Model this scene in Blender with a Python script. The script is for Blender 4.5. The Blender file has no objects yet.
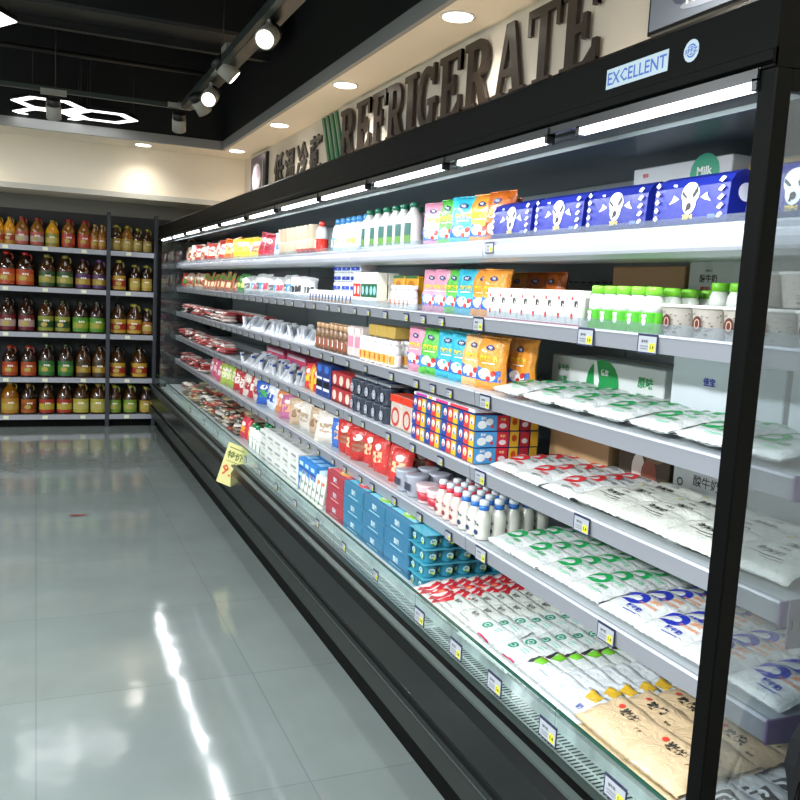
import bpy, math, random
from mathutils import Matrix, Vector, noise
R = random.Random(7)
PI = math.pi
scene = bpy.context.scene
COL = scene.collection

# ------------------------------------------------------------------ materials
def lin(h):
    h = h.lstrip('#')
    out = []
    for i in (0, 2, 4):
        c = int(h[i:i+2], 16)/255
        out.append(c/12.92 if c <= .04045 else ((c+.055)/1.055)**2.4)
    return (*out, 1)
MATS = {}
def mat(name, hexc='#808080', rough=.5, metal=0, emit=0, bump=0, bscale=40, coat=0, spec=.5, trans=0):
    if name in MATS: return MATS[name]
    m = bpy.data.materials.new(name); m.use_nodes = True
    nt = m.node_tree; b = nt.nodes['Principled BSDF']
    c = lin(hexc)
    b.inputs['Base Color'].default_value = c
    b.inputs['Roughness'].default_value = rough
    b.inputs['Metallic'].default_value = metal
    b.inputs['Specular IOR Level'].default_value = spec
    b.inputs['Coat Weight'].default_value = coat
    b.inputs['Transmission Weight'].default_value = trans
    if emit:
        b.inputs['Emission Color'].default_value = c
        b.inputs['Emission Strength'].default_value = emit
    if bump:
        tc = nt.nodes.new('ShaderNodeTexCoord')
        n = nt.nodes.new('ShaderNodeTexNoise'); n.inputs['Scale'].default_value = bscale
        n.inputs['Detail'].default_value = 3; n.inputs['Distortion'].default_value = 1.2
        bp = nt.nodes.new('ShaderNodeBump'); bp.inputs['Strength'].default_value = bump
        bp.inputs['Distance'].default_value = .01
        nt.links.new(tc.outputs['Object'], n.inputs['Vector'])
        nt.links.new(n.outputs['Fac'], bp.inputs['Height'])
        nt.links.new(bp.outputs['Normal'], b.inputs['Normal'])
    MATS[name] = m
    return m
def film(h):      # printed plastic film / foil, wrinkled and shiny
    return mat('film_'+h, h, rough=.28, bump=.55, bscale=38, coat=.25)
def ink(h):
    return mat('ink_'+h, h, rough=.4)
def card(h):      # printed or plain board
    return mat('card_'+h, h, rough=.5)
def plas(h):
    return mat('plastic_'+h, h, rough=.25, coat=.2)
def glassmat(name, tint, refl=.5, haze=0.0, hazec='#a8b0b8'):
    if name in MATS: return MATS[name]
    m = bpy.data.materials.new(name); m.use_nodes = True
    nt = m.node_tree; nt.nodes.clear()
    out = nt.nodes.new('ShaderNodeOutputMaterial')
    tr = nt.nodes.new('ShaderNodeBsdfTransparent'); tr.inputs[0].default_value = lin(tint)
    gl = nt.nodes.new('ShaderNodeBsdfGlossy'); gl.inputs['Roughness'].default_value = .02
    fr = nt.nodes.new('ShaderNodeFresnel'); fr.inputs[0].default_value = 1.45
    mul = nt.nodes.new('ShaderNodeMath'); mul.operation = 'MULTIPLY'; mul.inputs[1].default_value = refl
    mx = nt.nodes.new('ShaderNodeMixShader')
    nt.links.new(fr.outputs[0], mul.inputs[0]); nt.links.new(mul.outputs[0], mx.inputs[0])
    nt.links.new(tr.outputs[0], mx.inputs[1]); nt.links.new(gl.outputs[0], mx.inputs[2])
    last = mx
    if haze:
        df = nt.nodes.new('ShaderNodeBsdfDiffuse'); df.inputs[0].default_value = lin(hazec)
        m2 = nt.nodes.new('ShaderNodeMixShader'); m2.inputs[0].default_value = haze
        nt.links.new(mx.outputs[0], m2.inputs[1]); nt.links.new(df.outputs[0], m2.inputs[2]); last = m2
    nt.links.new(last.outputs[0], out.inputs[0])
    MATS[name] = m
    return m

BLACK = mat('black_enamel', '#010201', .5, spec=.08)
DARK = mat('dark_enamel', '#171a1a', .3)
CHAR = mat('charcoal_panel', '#0e1111', .25, spec=.3)
GREYP = mat('grey_bumper', '#1c201e', .4, spec=.3)
SHELFM = mat('shelf_enamel', '#b9c1c4', .35)
RAILM = mat('price_rail_plastic', '#83868d', .35, coat=.15)
RAILW = mat('white_rail_plastic', '#b4b7c0', .18, coat=.6)
TUBE = mat('tube_light', '#f4f8ff', emit=5)
WHITE_L = mat('lamp_face', '#ffffff', emit=1.5)
WARM_L = mat('downlight_face', '#fff6e8', emit=6)
SPOT_L = mat('spot_face', '#fffbe8', emit=5)
GLASS = glassmat('front_glass', '#f3f8f6', .22)
ENDGLASS = glassmat('end_glass', '#dfe4e6', .3, .07, '#8e98a4')
GEDGE = mat('glass_edge', '#1d4a3c', .15)
CLEAR = glassmat('clear_plastic', '#eef3f6', .3, .08, '#ccd4dc')

# ------------------------------------------------------------------ 2-D text cache
_T = {}
def text2d(s, bold=0.0):
    k = (s, bold)
    if k in _T: return _T[k]
    cu = bpy.data.curves.new('t', 'FONT'); cu.body = s; cu.size = 1; cu.resolution_u = 1
    cu.offset = bold; cu.align_x = 'CENTER'
    o = bpy.data.objects.new('t', cu); COL.objects.link(o)
    dg = bpy.context.evaluated_depsgraph_get()
    me = bpy.data.meshes.new_from_object(o.evaluated_get(dg))
    vs = [(v.co.x, v.co.y) for v in me.vertices]; fs = [tuple(p.vertices) for p in me.polygons]
    bpy.data.objects.remove(o); bpy.data.curves.remove(cu); bpy.data.meshes.remove(me)
    if vs:
        x0 = min(v[0] for v in vs); x1 = max(v[0] for v in vs); y0 = min(v[1] for v in vs); y1 = max(v[1] for v in vs)
        h = (y1-y0) or 1
        vs = [((x-(x0+x1)/2)/h, (y-(y0+y1)/2)/h) for x, y in vs]
    _T[k] = (vs, fs)
    return _T[k]

# ------------------------------------------------------------------ mesh builder
class MB:
    def __init__(s, F=None):
        s.v = []; s.f = []; s.m = []; s.mats = []; s.F = F or Matrix.Identity(4); s.sm = []
    def mi(s, m):
        if m not in s.mats: s.mats.append(m)
        return s.mats.index(m)
    def add(s, vs, fs, m, smooth=False, T=None):
        o = len(s.v); F = s.F @ T if T else s.F
        s.v += [F @ Vector(v) for v in vs]
        i = s.mi(m)
        for f in fs:
            s.f.append([o+k for k in f]); s.m.append(i); s.sm.append(smooth)
    def box(s, x0, x1, y0, y1, z0, z1, m, bev=0, T=None):
        if x0 > x1: x0, x1 = x1, x0
        if y0 > y1: y0, y1 = y1, y0
        if z0 > z1: z0, z1 = z1, z0
        if not bev:
            vs = [(x, y, z) for z in (z0, z1) for y in (y0, y1) for x in (x0, x1)]
            fs = [(0,2,3,1),(4,5,7,6),(0,1,5,4),(2,6,7,3),(0,4,6,2),(1,3,7,5)]
            s.add(vs, fs, m, T=T); return
        b = min(bev, (x1-x0)/2.2, (y1-y0)/2.2, (z1-z0)/2.2)
        vs = []; idx = {}
        X = (x0, x1); Y = (y0, y1); Z = (z0, z1)
        for i in (0,1):
            for j in (0,1):
                for k in (0,1):
                    dx = b if i == 0 else -b; dy = b if j == 0 else -b; dz = b if k == 0 else -b
                    for a, p in enumerate([(X[i], Y[j]+dy, Z[k]+dz), (X[i]+dx, Y[j], Z[k]+dz), (X[i]+dx, Y[j]+dy, Z[k])]):
                        idx[(i,j,k,a)] = len(vs); vs.append(p)
        g = idx; fs = []
        for i in (0,1):
            q = [g[(i,0,0,0)], g[(i,1,0,0)], g[(i,1,1,0)], g[(i,0,1,0)]]; fs.append(q if i else q[::-1])
            q = [g[(0,i,0,1)], g[(0,i,1,1)], g[(1,i,1,1)], g[(1,i,0,1)]]; fs.append(q if i else q[::-1])
            q = [g[(0,0,i,2)], g[(1,0,i,2)], g[(1,1,i,2)], g[(0,1,i,2)]]; fs.append(q if i else q[::-1])
        for i in (0,1):
            for j in (0,1):
                q = [g[(i,j,0,0)], g[(i,j,0,1)], g[(i,j,1,1)], g[(i,j,1,0)]]; fs.append(q if (i ^ j) == 0 else q[::-1])
                q = [g[(i,0,j,2)], g[(i,0,j,0)], g[(i,1,j,0)], g[(i,1,j,2)]]; fs.append(q if (i ^ j) == 0 else q[::-1])
                q = [g[(0,i,j,1)], g[(0,i,j,2)], g[(1,i,j,2)], g[(1,i,j,1)]]; fs.append(q if (i ^ j) == 0 else q[::-1])
        for i in (0,1):
            for j in (0,1):
                for k in (0,1):
                    q = [g[(i,j,k,0)], g[(i,j,k,1)], g[(i,j,k,2)]]; fs.append(q if (i+j+k) % 2 else q[::-1])
        s.add(vs, fs, m, T=T)
    def lathe(s, prof, m, seg=12, cx=0, cz=0, T=None, sx=1, sz=1, axis='y'):
        vs = []; fs = []
        for r, h in prof:
            for k in range(seg):
                a = 2*PI*k/seg
                p = (cx+r*math.cos(a)*sx, h, cz+r*math.sin(a)*sz)
                if axis == 'z': p = (cx+r*math.cos(a)*sx, cz+r*math.sin(a)*sz, h)
                if axis == 'x': p = (h, cx+r*math.cos(a)*sx, cz+r*math.sin(a)*sz)
                vs.append(p)
        for i in range(len(prof)-1):
            for k in range(seg):
                a, b = i*seg+k, i*seg+(k+1) % seg
                f = (a, b, b+seg, a+seg)
                fs.append(f if axis == 'z' else f[::-1] if axis == 'y' else f)
        fs.append(tuple(range(seg)) if axis == 'y' else tuple(range(seg))[::-1])
        l = (len(prof)-1)*seg
        fs.append(tuple(range(l, l+seg))[::-1] if axis == 'y' else tuple(range(l, l+seg)))
        s.add(vs, fs, m, smooth=True, T=T)
    def tube(s, pts, r, m, seg=8):
        vs = []; fs = []; n = len(pts); P = [Vector(p) for p in pts]
        for i, p in enumerate(P):
            d = (P[min(i+1, n-1)]-P[max(i-1, 0)]).normalized()
            u = d.cross(Vector((0,0,1)) if abs(d.z) < .9 else Vector((1,0,0))).normalized(); w = d.cross(u)
            for k in range(seg):
                a = 2*PI*k/seg; vs.append(p+u*math.cos(a)*r+w*math.sin(a)*r)
        for i in range(n-1):
            for k in range(seg):
                a, b = i*seg+k, i*seg+(k+1) % seg
                fs.append((a, b, b+seg, a+seg))
        fs.append(tuple(range(seg))[::-1]); fs.append(tuple(range((n-1)*seg, n*seg)))
        s.add(vs, fs, m, smooth=True)
    def prism(s, poly, a0, a1, m, axis='y', T=None):   # extrude a 2-D polygon along an axis
        n = len(poly); vs = []
        for a in (a0, a1):
            for p in poly:
                vs.append({'y': (p[0], a, p[1]), 'x': (a, p[0], p[1]), 'z': (p[0], p[1], a)}[axis])
        fs = [tuple(range(n))[::-1], tuple(range(n, 2*n))]
        for k in range(n):
            j = (k+1) % n; fs.append((k, j, j+n, k+n))
        s.add(vs, fs, m, T=T)
    def build(s, name, parent=None, bevel=0):
        me = s.mesh(name)
        return link(name, me, parent)
    def mesh(s, name):
        me = bpy.data.meshes.new(name)
        me.from_pydata([tuple(v) for v in s.v], [], s.f)
        for m in s.mats: me.materials.append(m)
        me.polygons.foreach_set('material_index', s.m)
        me.polygons.foreach_set('use_smooth', s.sm)
        me.update()
        return me
def link(name, data, parent=None):
    o = bpy.data.objects.new(name, data); COL.objects.link(o)
    if parent: o.parent = parent
    return o
def tag(o, label=None, cat=None, group=None, kind=None):
    if label: o['label'] = short(label)
    if cat: o['category'] = cat
    if group: o['group'] = group
    if kind: o['kind'] = kind
    return o
def struct(name, mb): return tag(mb.build(name), kind='structure')

# product frames: x = to the right as seen from the aisle, y = up, z = towards the aisle
FUP = Matrix(((0,0,-1,0),(-1,0,0,0),(0,1,0,0),(0,0,0,1)))      # standing products
FFL = Matrix(((0,1,0,0),(-1,0,0,0),(0,0,1,0),(0,0,0,1)))       # lying products: x right, y deeper, z up

# ------------------------------------------------------------------ printing on a face
def arcpts(cx, cy, rx, ry, a0, a1, w, n=14):
    a0, a1 = math.radians(a0), math.radians(a1); vs = []; fs = []
    for i in range(n+1):
        a = a0+(a1-a0)*i/n
        c, q = math.cos(a), math.sin(a)
        vs += [(cx+rx*c, cy+ry*q), (cx+(rx-w)*c, cy+(ry-w)*q)]
    for i in range(n): fs.append((2*i, 2*i+2, 2*i+3, 2*i+1) if a1 < a0 else (2*i+1, 2*i+3, 2*i+2, 2*i))
    return vs, fs
def draw(mb, items, fn, T=None, eps=.0005, st=.00025):
    """items: list of (kind, material, args...) drawn on the surface z = fn(x, y)"""
    lvl = 0
    for it in items:
        k, m = it[0], it[1]; a = it[2:]
        if k == 'rect':
            cx, cy, w, h = a[:4]; n = max(1, int(w/.012)) if fn is not flat else 1; q = max(1, int(h/.012)) if fn is not flat else 1
            n = min(n, 8); q = min(q, 8)
            vs = [(cx-w/2+w*i/n, cy-h/2+h*j/q) for j in range(q+1) for i in range(n+1)]
            fs = [(j*(n+1)+i, j*(n+1)+i+1, (j+1)*(n+1)+i+1, (j+1)*(n+1)+i) for j in range(q) for i in range(n)]
        elif k == 'disc':
            cx, cy, rx, ry = a[:4]; n = 16; vs = [(cx, cy)]; fs = []
            for rr in (.5, 1):
                for i in range(n): vs.append((cx+rx*rr*math.cos(2*PI*i/n), cy+ry*rr*math.sin(2*PI*i/n)))
            for i in range(n):
                j = (i+1) % n; fs.append((0, 1+i, 1+j)); fs.append((1+i, 1+n+i, 1+n+j, 1+j))
        elif k == 'arc': vs, fs = arcpts(*a)
        elif k == 'poly': vs = list(a[0]); fs = [tuple(range(len(vs)))]
        elif k == 'text':
            s, cx, cy, h = a[:4]; stretch = a[4] if len(a) > 4 else 1; b = a[5] if len(a) > 5 else .02; rot = a[6] if len(a) > 6 else 0
            tv, fs = text2d(s, b); cr, sr = math.cos(rot), math.sin(rot)
            vs = []
            for x, y in tv:
                x *= h*stretch; y *= h; vs.append((cx+x*cr-y*sr, cy+x*sr+y*cr))
        lvl += 1
        e = eps+lvl*st
        if fn is not flat:
            vs = [tuple(q) for q in vs]; todo = []
            for fc in fs:
                for q in range(1, len(fc)-1): todo.append((vs[fc[0]], vs[fc[q]], vs[fc[q+1]], 0))
            if k != 'text':
                out = []
                while todo:
                    A_, B_, C_, dp = todo.pop()
                    mxl = max(math.dist(A_, B_), math.dist(B_, C_), math.dist(C_, A_))
                    if mxl > .013 and dp < 3:
                        ab = ((A_[0]+B_[0])/2, (A_[1]+B_[1])/2); bc = ((C_[0]+B_[0])/2, (C_[1]+B_[1])/2); ca = ((A_[0]+C_[0])/2, (A_[1]+C_[1])/2)
                        todo += [(A_, ab, ca, dp+1), (ab, B_, bc, dp+1), (ca, bc, C_, dp+1), (ab, bc, ca, dp+1)]
                    else: out.append((A_, B_, C_))
                vs = [v for t in out for v in t]; fs = [(3*i, 3*i+1, 3*i+2) for i in range(len(out))]
        mb.add([(x, y, fn(x, y)+e) for x, y in vs], fs, m, T=T)
def flat(x, y): return 0.0

# ------------------------------------------------------------------ product shapes
def pillow_fn(w, h, t, seed=0, wr=.12, p=4):
    def f(x, y):
        u, v = min(abs(2*x/w), 1), min(abs(2*y/h), 1)
        b = ((1-u**p)*(1-v**p))
        b = max(b, 0)**.5
        n = noise.noise(Vector((x*22+seed*3.1, y*22, seed)))*wr + noise.noise(Vector((x*60, y*60+seed, seed*2)))*wr*.35
        return t*.5*b*(1+n*1.6)
    return f
def pillow(w, h, t, m, items=(), seed=0, nx=10, ny=12, F=FUP, y0=None, crimp=.05, sealm=None, wr=.12, outline=.03):
    """a filled film bag; local y runs 0..h when standing (y0=0) or -h/2..h/2 when lying"""
    mb = MB(F); f = pillow_fn(w, h, t, seed, wr)
    off = h/2 if y0 is None and F is FUP else 0
    zoff = 0 if F is FUP else t*.45
    def shp(x, y, z):
        u, v = x/w*2, y/h*2
        xx = x*(1+outline*(abs(v)**3) - outline*(1-abs(v))*.4) + noise.noise(Vector((v*2.5, seed, 0)))*w*.035*abs(u)
        yy = y + noise.noise(Vector((u*2.2, seed+5, 1)))*h*.035*abs(v)
        z += noise.noise(Vector((u*1.7, v*1.7, seed+9)))*t*.22*(abs(u)**2+abs(v)**2)*(1 if F is FUP else .6)
        return (xx, yy+off, z+zoff)
    for side in (1, -1):
        vs = []; fs = []
        for j in range(ny+1):
            for i in range(nx+1):
                # denser towards the edges
                u = -1+2*i/nx; v = -1+2*j/ny
                u = math.sin(u*PI/2)*.6+u*.4; v = math.sin(v*PI/2)*.6+v*.4
                x, y = u*w/2, v*h/2
                z = side*f(x, y)*(1 if side > 0 else .8)+side*.0004
                vs.append(shp(x, y, z))
        for j in range(ny):
            for i in range(nx):
                a = j*(nx+1)+i; q = (a, a+1, a+nx+2, a+nx+1)
                fs.append(q if side > 0 else q[::-1])
        mb.add(vs, fs, m, smooth=True)
    if crimp:
        for sgn in (1, -1):
            vs = []; n = 12
            for i in range(n+1):
                x = -w/2*(1+outline)+w*(1+outline)*i/n; zz = .0012*(1 if i % 2 else -1)
                yb = sgn*h/2; vs += [(x, yb*.985+off, zz+zoff+.0006), (x, yb*(1+crimp)+off, zz+zoff+.0006)]
            fs = []
            for i in range(n):
                q = (2*i, 2*i+2, 2*i+3, 2*i+1); fs.append(q if sgn > 0 else q[::-1])
            mb.add(vs, fs, sealm or m)
    if items:
        # print follows the film
        def g(x, y): return f(x, y)
        m2 = MB(F); draw(m2, items, g, eps=.0009, st=.0003)
        Finv = F.inverted()
        vs = []
        for v in m2.v:
            q = Finv @ v; vs.append(shp(q.x, q.y, q.z))
        o = len(mb.v); mb.v += [F @ Vector(p) for p in vs]
        rem = [mb.mi(x) for x in m2.mats]
        for fc, mi_ in zip(m2.f, m2.m): mb.f.append([o+k for k in fc]); mb.m.append(rem[mi_]); mb.sm.append(False)
    return mb
def boxprod(w, h, d, m, front=(), side=(), top=(), bev=.002, mb=None, T0=None, other=()):
    mb = mb or MB(FUP); T0 = T0 or Matrix.Identity(4)
    mb.box(-w/2, w/2, 0, h, -d/2, d/2, m, bev, T=T0)
    draw(mb, front, flat, T0 @ Matrix.Translation((0, h/2, d/2)))
    draw(mb, side, flat, T0 @ Matrix(((0,0,1,w/2),(0,1,0,h/2),(-1,0,0,0),(0,0,0,1))))
    draw(mb, top, flat, T0 @ Matrix(((1,0,0,0),(0,0,1,h),(0,-1,0,0),(0,0,0,1))))
    return mb
def parts(*p): return list(p)
class Proto:
    """root mesh (or None) with child parts [(name, mesh, [(sub, mesh)...])]"""
    def __init__(s, name, mesh, cat, kids=()):
        s.name = name; s.mesh = mesh; s.cat = cat; s.kids = list(kids)
    def put(s, loc, rz=0, label='', group=None, rx=0, ry=0, sc=1, kids=True):
        o = link(s.name, s.mesh)
        o.location = loc; o.rotation_euler = (rx, ry, rz)
        if sc != 1: o.scale = (sc, sc, sc)
        tag(o, label, s.cat, group)
        if kids:
            for k in s.kids:
                c = link(k[0], k[1], o)
                for g in (k[2] if len(k) > 2 else ()): link(g[0], g[1], c)
        return o
ORD = ['front', 'second', 'third', 'fourth', 'fifth', 'sixth', 'seventh', 'eighth']
def ordn(i): 
    n = i+1
    w = ['first','second','third','fourth','fifth','sixth','seventh','eighth','ninth','tenth','eleventh','twelfth']
    if n <= 12: return w[n-1]
    return '%d%s' % (n, 'th' if 10 < n % 100 < 20 else {1:'st',2:'nd',3:'rd'}.get(n % 10, 'th'))
def short(lab):
    for a, b in ((' row back', ' back'), (' from the left', ' from left'), ('front row', 'front'), (' from left', ' leftward'), (' with ', ', '), (' the ', ' ')):
        if len(lab.split()) <= 16: break
        lab = lab.replace(a, b)
    return ' '.join(lab.split()[:16]) if len(lab.split()) > 16 else lab
SH = {1: (1.732, 'top shelf'), 2: (1.482, 'second shelf'), 3: (1.238, 'third shelf'), 4: (.988, 'fourth shelf'), 5: (.742, 'fifth shelf'), 6: (.468, 'bottom deck')}
def row(protos, desc, sh, yfar, ynear, pitch, x0=1.40, depth=1, dx=.09, group=None, rz=0, ry=0, jr=.04, jy=.004, z=0, layers=1, dz=.1, sc=1, xs=0, kids=True, n=None):
    """a block of like products along the shelf; yfar..ynear, first = leftmost"""
    zb, sn = SH[sh]
    if not isinstance(protos, (list, tuple)): protos = [protos]
    if n is None: n = max(1, int(round((yfar-ynear)/pitch)))
    for i in range(n):
        y = yfar-(i+.5)*(yfar-ynear)/n
        for d in range(depth):
            for l in range(layers):
                where = (ordn(i)+' from the left' if n > 1 else '')
                if depth > 1: where += ((', ' if where else '') + ('front row' if d == 0 else ORD[d]+' row back'))
                if layers > 1: where += ((', ' if where else '') + (('bottom', 'top')[l] if layers == 2 else ('bottom', 'middle', 'top', 'uppermost')[l]))
                lab = desc + (', ' + where if where else '') + ', ' + sn
                lab = short(lab)
                p = protos[i % len(protos)]
                lo_ = getattr(p, 'loose', False); k_ = 1 if lo_ else 0
                p.put((x0+d*dx+R.uniform(-1,1)*xs+k_*R.uniform(-.008,.02), y+R.uniform(-1,1)*jy, zb+z+l*dz), rz+R.uniform(-1,1)*(jr+k_*.28), lab, group or desc+' on the '+sn, rx=k_*R.uniform(-.12,.12), ry=ry+k_*R.uniform(.02,.22), sc=sc*(1-k_*R.uniform(0,.14)), kids=kids)

# ================================================================== SETTING
def noisy_mat(name, c1, c2, scale, rough, bump=0, bsc=6, coat=0, det=4):
    m = mat(name, c1, rough, coat=coat); nt = m.node_tree; b = nt.nodes['Principled BSDF']
    tc = nt.nodes.new('ShaderNodeTexCoord'); n = nt.nodes.new('ShaderNodeTexNoise'); n.inputs['Scale'].default_value = scale; n.inputs['Detail'].default_value = det
    r = nt.nodes.new('ShaderNodeMix'); r.data_type = 'RGBA'; r.inputs[6].default_value = lin(c1); r.inputs[7].default_value = lin(c2)
    nt.links.new(tc.outputs['Object'], n.inputs['Vector']); nt.links.new(n.outputs['Fac'], r.inputs[0]); nt.links.new(r.outputs[2], b.inputs['Base Color'])
    if bump:
        n2 = nt.nodes.new('ShaderNodeTexNoise'); n2.inputs['Scale'].default_value = bsc; n2.inputs['Detail'].default_value = 1
        bp = nt.nodes.new('ShaderNodeBump'); bp.inputs['Strength'].default_value = bump; bp.inputs['Distance'].default_value = .02
        nt.links.new(tc.outputs['Object'], n2.inputs['Vector']); nt.links.new(n2.outputs['Fac'], bp.inputs['Height']); nt.links.new(bp.outputs['Normal'], b.inputs['Normal'])
    return m
# floor: polished grey-green tiles with thin joints
fm = mat('polished_tile', '#8d9691', .09, coat=.0, spec=.5)
nt = fm.node_tree; b = nt.nodes['Principled BSDF']
tc = nt.nodes.new('ShaderNodeTexCoord')
br = nt.nodes.new('ShaderNodeTexBrick'); br.offset = 0; br.inputs['Scale'].default_value = 1; br.inputs['Mortar Size'].default_value = .003
br.inputs['Brick Width'].default_value = .8; br.inputs['Row Height'].default_value = .8
br.inputs['Color1'].default_value = lin('#717a77'); br.inputs['Color2'].default_value = lin('#6e7774'); br.inputs['Mortar'].default_value = lin('#656e6b')
n = nt.nodes.new('ShaderNodeTexNoise'); n.inputs['Scale'].default_value = 2.5; n.inputs['Detail'].default_value = 6
mx = nt.nodes.new('ShaderNodeMix'); mx.data_type = 'RGBA'; mx.blend_type = 'MULTIPLY'; mx.inputs[0].default_value = .5
cr = nt.nodes.new('ShaderNodeValToRGB'); cr.color_ramp.elements[0].position = .3; cr.color_ramp.elements[0].color = (.72,.72,.72,1); cr.color_ramp.elements[1].position = .7
nt.links.new(tc.outputs['Object'], br.inputs['Vector']); nt.links.new(tc.outputs['Object'], n.inputs['Vector'])
nt.links.new(n.outputs['Fac'], cr.inputs[0]); nt.links.new(br.outputs['Color'], mx.inputs[6]); nt.links.new(cr.outputs[0], mx.inputs[7]); nt.links.new(mx.outputs[2], b.inputs['Base Color'])
n2 = nt.nodes.new('ShaderNodeTexNoise'); n2.inputs['Scale'].default_value = 5; n2.inputs['Detail'].default_value = 1.5
bp = nt.nodes.new('ShaderNodeBump'); bp.inputs['Strength'].default_value = .07; bp.inputs['Distance'].default_value = .02
nt.links.new(tc.outputs['Object'], n2.inputs['Vector']); nt.links.new(n2.outputs['Fac'], bp.inputs['Height']); nt.links.new(bp.outputs['Normal'], b.inputs['Normal'])
g = MB(); g.box(-4.6, 4, -3.5, 9.8, -.05, 0, fm); struct('floor', g)

CREAM = noisy_mat('cream_paint', '#ece2cf', '#e6dcc8', 3, .6)
LIP = mat('grey_lip_paint', '#8c8c8a', .5)
BCEIL = noisy_mat('black_ceiling_paint', '#050706', '#080b09', 4, .7)
g = MB(); g.box(-4.6, 4, -3.5, 9.8, 3.75, 3.8, BCEIL); struct('ceiling', g)
g = MB(); g.box(-4.6, 4, 9.68, 9.8, 0, 3.8, mat('back_wall_paint', '#77776f', .6)); struct('wall_back', g)
g = MB(); g.box(-4.7, -4.6, -3.5, 9.8, 0, 3.8, mat('left_wall_paint', '#b9bab4', .6)); struct('wall_left', g)
g = MB(); g.box(-4.7, 4, -3.6, -3.5, 0, 3.8, MATS['left_wall_paint']); struct('wall_front', g)
FX = 2.0; SZ = 2.83
g = MB(); g.box(FX, FX+.1, -3.5, 9.0, 0, SZ, noisy_mat('fascia_paint', '#d8d0c2', '#cfc7b8', 2, .55)); struct('wall_right', g)
# back bulkhead with its lip, and the dropped soffit
g = MB(); g.box(-4.6, FX+.1, 9.0, 9.68, 2.34, SZ, CREAM); struct('wall_bulkhead', g)
g = MB(); g.box(-4.6, FX, 8.97, 9.0, 2.335, 2.385, mat('lip_trim', '#b9b6ae', .5)); struct('trim_1', g)
g = MB()
L = [(1.67, -3.5), (1.67, 8.52), (-4.6, 8.52), (-4.6, 9.0), (FX, 9.0), (FX, -3.5)]
g.box(1.69, FX+.1, -3.5, 9.0, SZ, SZ+.06, CREAM); g.box(-4.6, 1.69, 8.54, 9.0, SZ, SZ+.06, CREAM)
struct('ceiling_soffit', g)
g = MB(); g.box(1.66, 1.69, -3.5, 8.54, SZ-.003, 2.91, LIP); struct('trim_2', g)
g = MB(); g.box(-4.6, 1.69, 8.51, 8.54, SZ-.003, 2.91, LIP); struct('trim_3', g)
g = MB(); g.box(1.69, 4, -3.5, 9.0, 2.89, 3.75, BCEIL); g.box(-4.6, 1.69, 8.54, 9.68, 2.89, 3.75, BCEIL); struct('wall_plenum', g)

# ductwork under the black ceiling
DUCT = mat('dark_duct', '#090c0b', .6, metal=.0)
g = MB(); g.box(-4.5, 1.6, 6.12, 6.5, 3.25, 3.6, DUCT, .02); g.box(-4.5, 1.6, 6.47, 6.53, 3.2, 3.65, DUCT)
tag(g.build('air_duct'), 'dark wide air duct running across the black ceiling', 'duct')
g = MB(); g.box(.1, .5, 0, 5.85, 3.3, 3.6, DUCT, .02)
tag(g.build('air_duct'), 'dark duct running lengthways under the black ceiling toward the back', 'duct')
g = MB(); g.tube([(-1.0, -2, 3.45), (-1.0, 8.4, 3.45)], .025, DUCT); tag(g.build('ceiling_pipe'), 'thin dark pipe running lengthways under the black ceiling', 'pipe')
g = MB(); g.tube([(-4.4, 7.6, 3.3), (1.5, 7.6, 3.3)], .02, mat('pipe_grey', '#141816', .5)); tag(g.build('ceiling_pipe'), 'thin grey pipe crossing the ceiling above the hexagon lights', 'pipe')

# ---------------------------------------------------------------- lettering on the fascia
BROWN = mat('brown_letter', '#2a211b', .4); 
def lettershape(ch):
    """strokes in a unit box of height 1"""
    S = []
    def r(x0, y0, x1, y1): S.append([(x0,y0),(x1,y0),(x1,y1),(x0,y1)])
    def arc(cx, cy, rx, ry, a0, a1, w, wy=None, n=12):
        wy = wy or w; a0, a1 = math.radians(a0), math.radians(a1)
        for i in range(n):
            p, q = a0+(a1-a0)*i/n, a0+(a1-a0)*(i+1)/n
            S.append([(cx+rx*math.cos(p), cy+ry*math.sin(p)), (cx+rx*math.cos(q), cy+ry*math.sin(q)),
                      (cx+(rx-w)*math.cos(q), cy+(ry-wy)*math.sin(q)), (cx+(rx-w)*math.cos(p), cy+(ry-wy)*math.sin(p))])
    if ch == 'R':
        r(.1,0,.3,1); r(0,0,.4,.1); r(0,.9,.42,1); r(.3,.87,.45,1); r(.3,.42,.46,.55)
        arc(.44,.71,.3,.29,90,-90,.19,.13)
        S.append([(.36,.45),(.56,.45),(.78,.09),(.58,.0)]); r(.56,0,.86,.1); w = .86
    elif ch in 'EF':
        r(.1,0,.3,1); r(0,.9,.72,1); r(.1,.45,.5,.56); r(.44,.36,.53,.66); S.append([(.72,.7),(.72,.95),(.5,.9),(.6,.9)]); r(.62,.7,.72,1)
        if ch == 'E':
            r(0,0,.76,.1); r(.66,0,.76,.32); S.append([(.5,.1),(.66,.1),(.68,.25)]); w = .76
        else: r(0,0,.44,.1); w = .72
    elif ch == 'I': r(.1,0,.3,1); r(0,0,.4,.1); r(0,.9,.4,1); w = .4
    elif ch == 'G':
        arc(.42,.5,.42,.5,40,330,.2,.12,n=20); r(.7,.66,.79,1); r(.5,.36,.88,.46); r(.6,.06,.78,.42); w = .88
    elif ch == 'A':
        S.append([(.36,1),(.52,1),(.24,.05),(.12,.05)]); S.append([(.4,1),(.6,1),(.88,.05),(.66,.05)]); r(.24,.3,.68,.4)
        r(0,0,.34,.1); r(.55,0,.98,.1); w = .98
    elif ch == 'T': r(.32,0,.52,1); r(.0,.89,.84,1); r(0,.68,.09,1); r(.75,.68,.84,1); r(.2,0,.64,.1); w = .84
    return S, w
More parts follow.
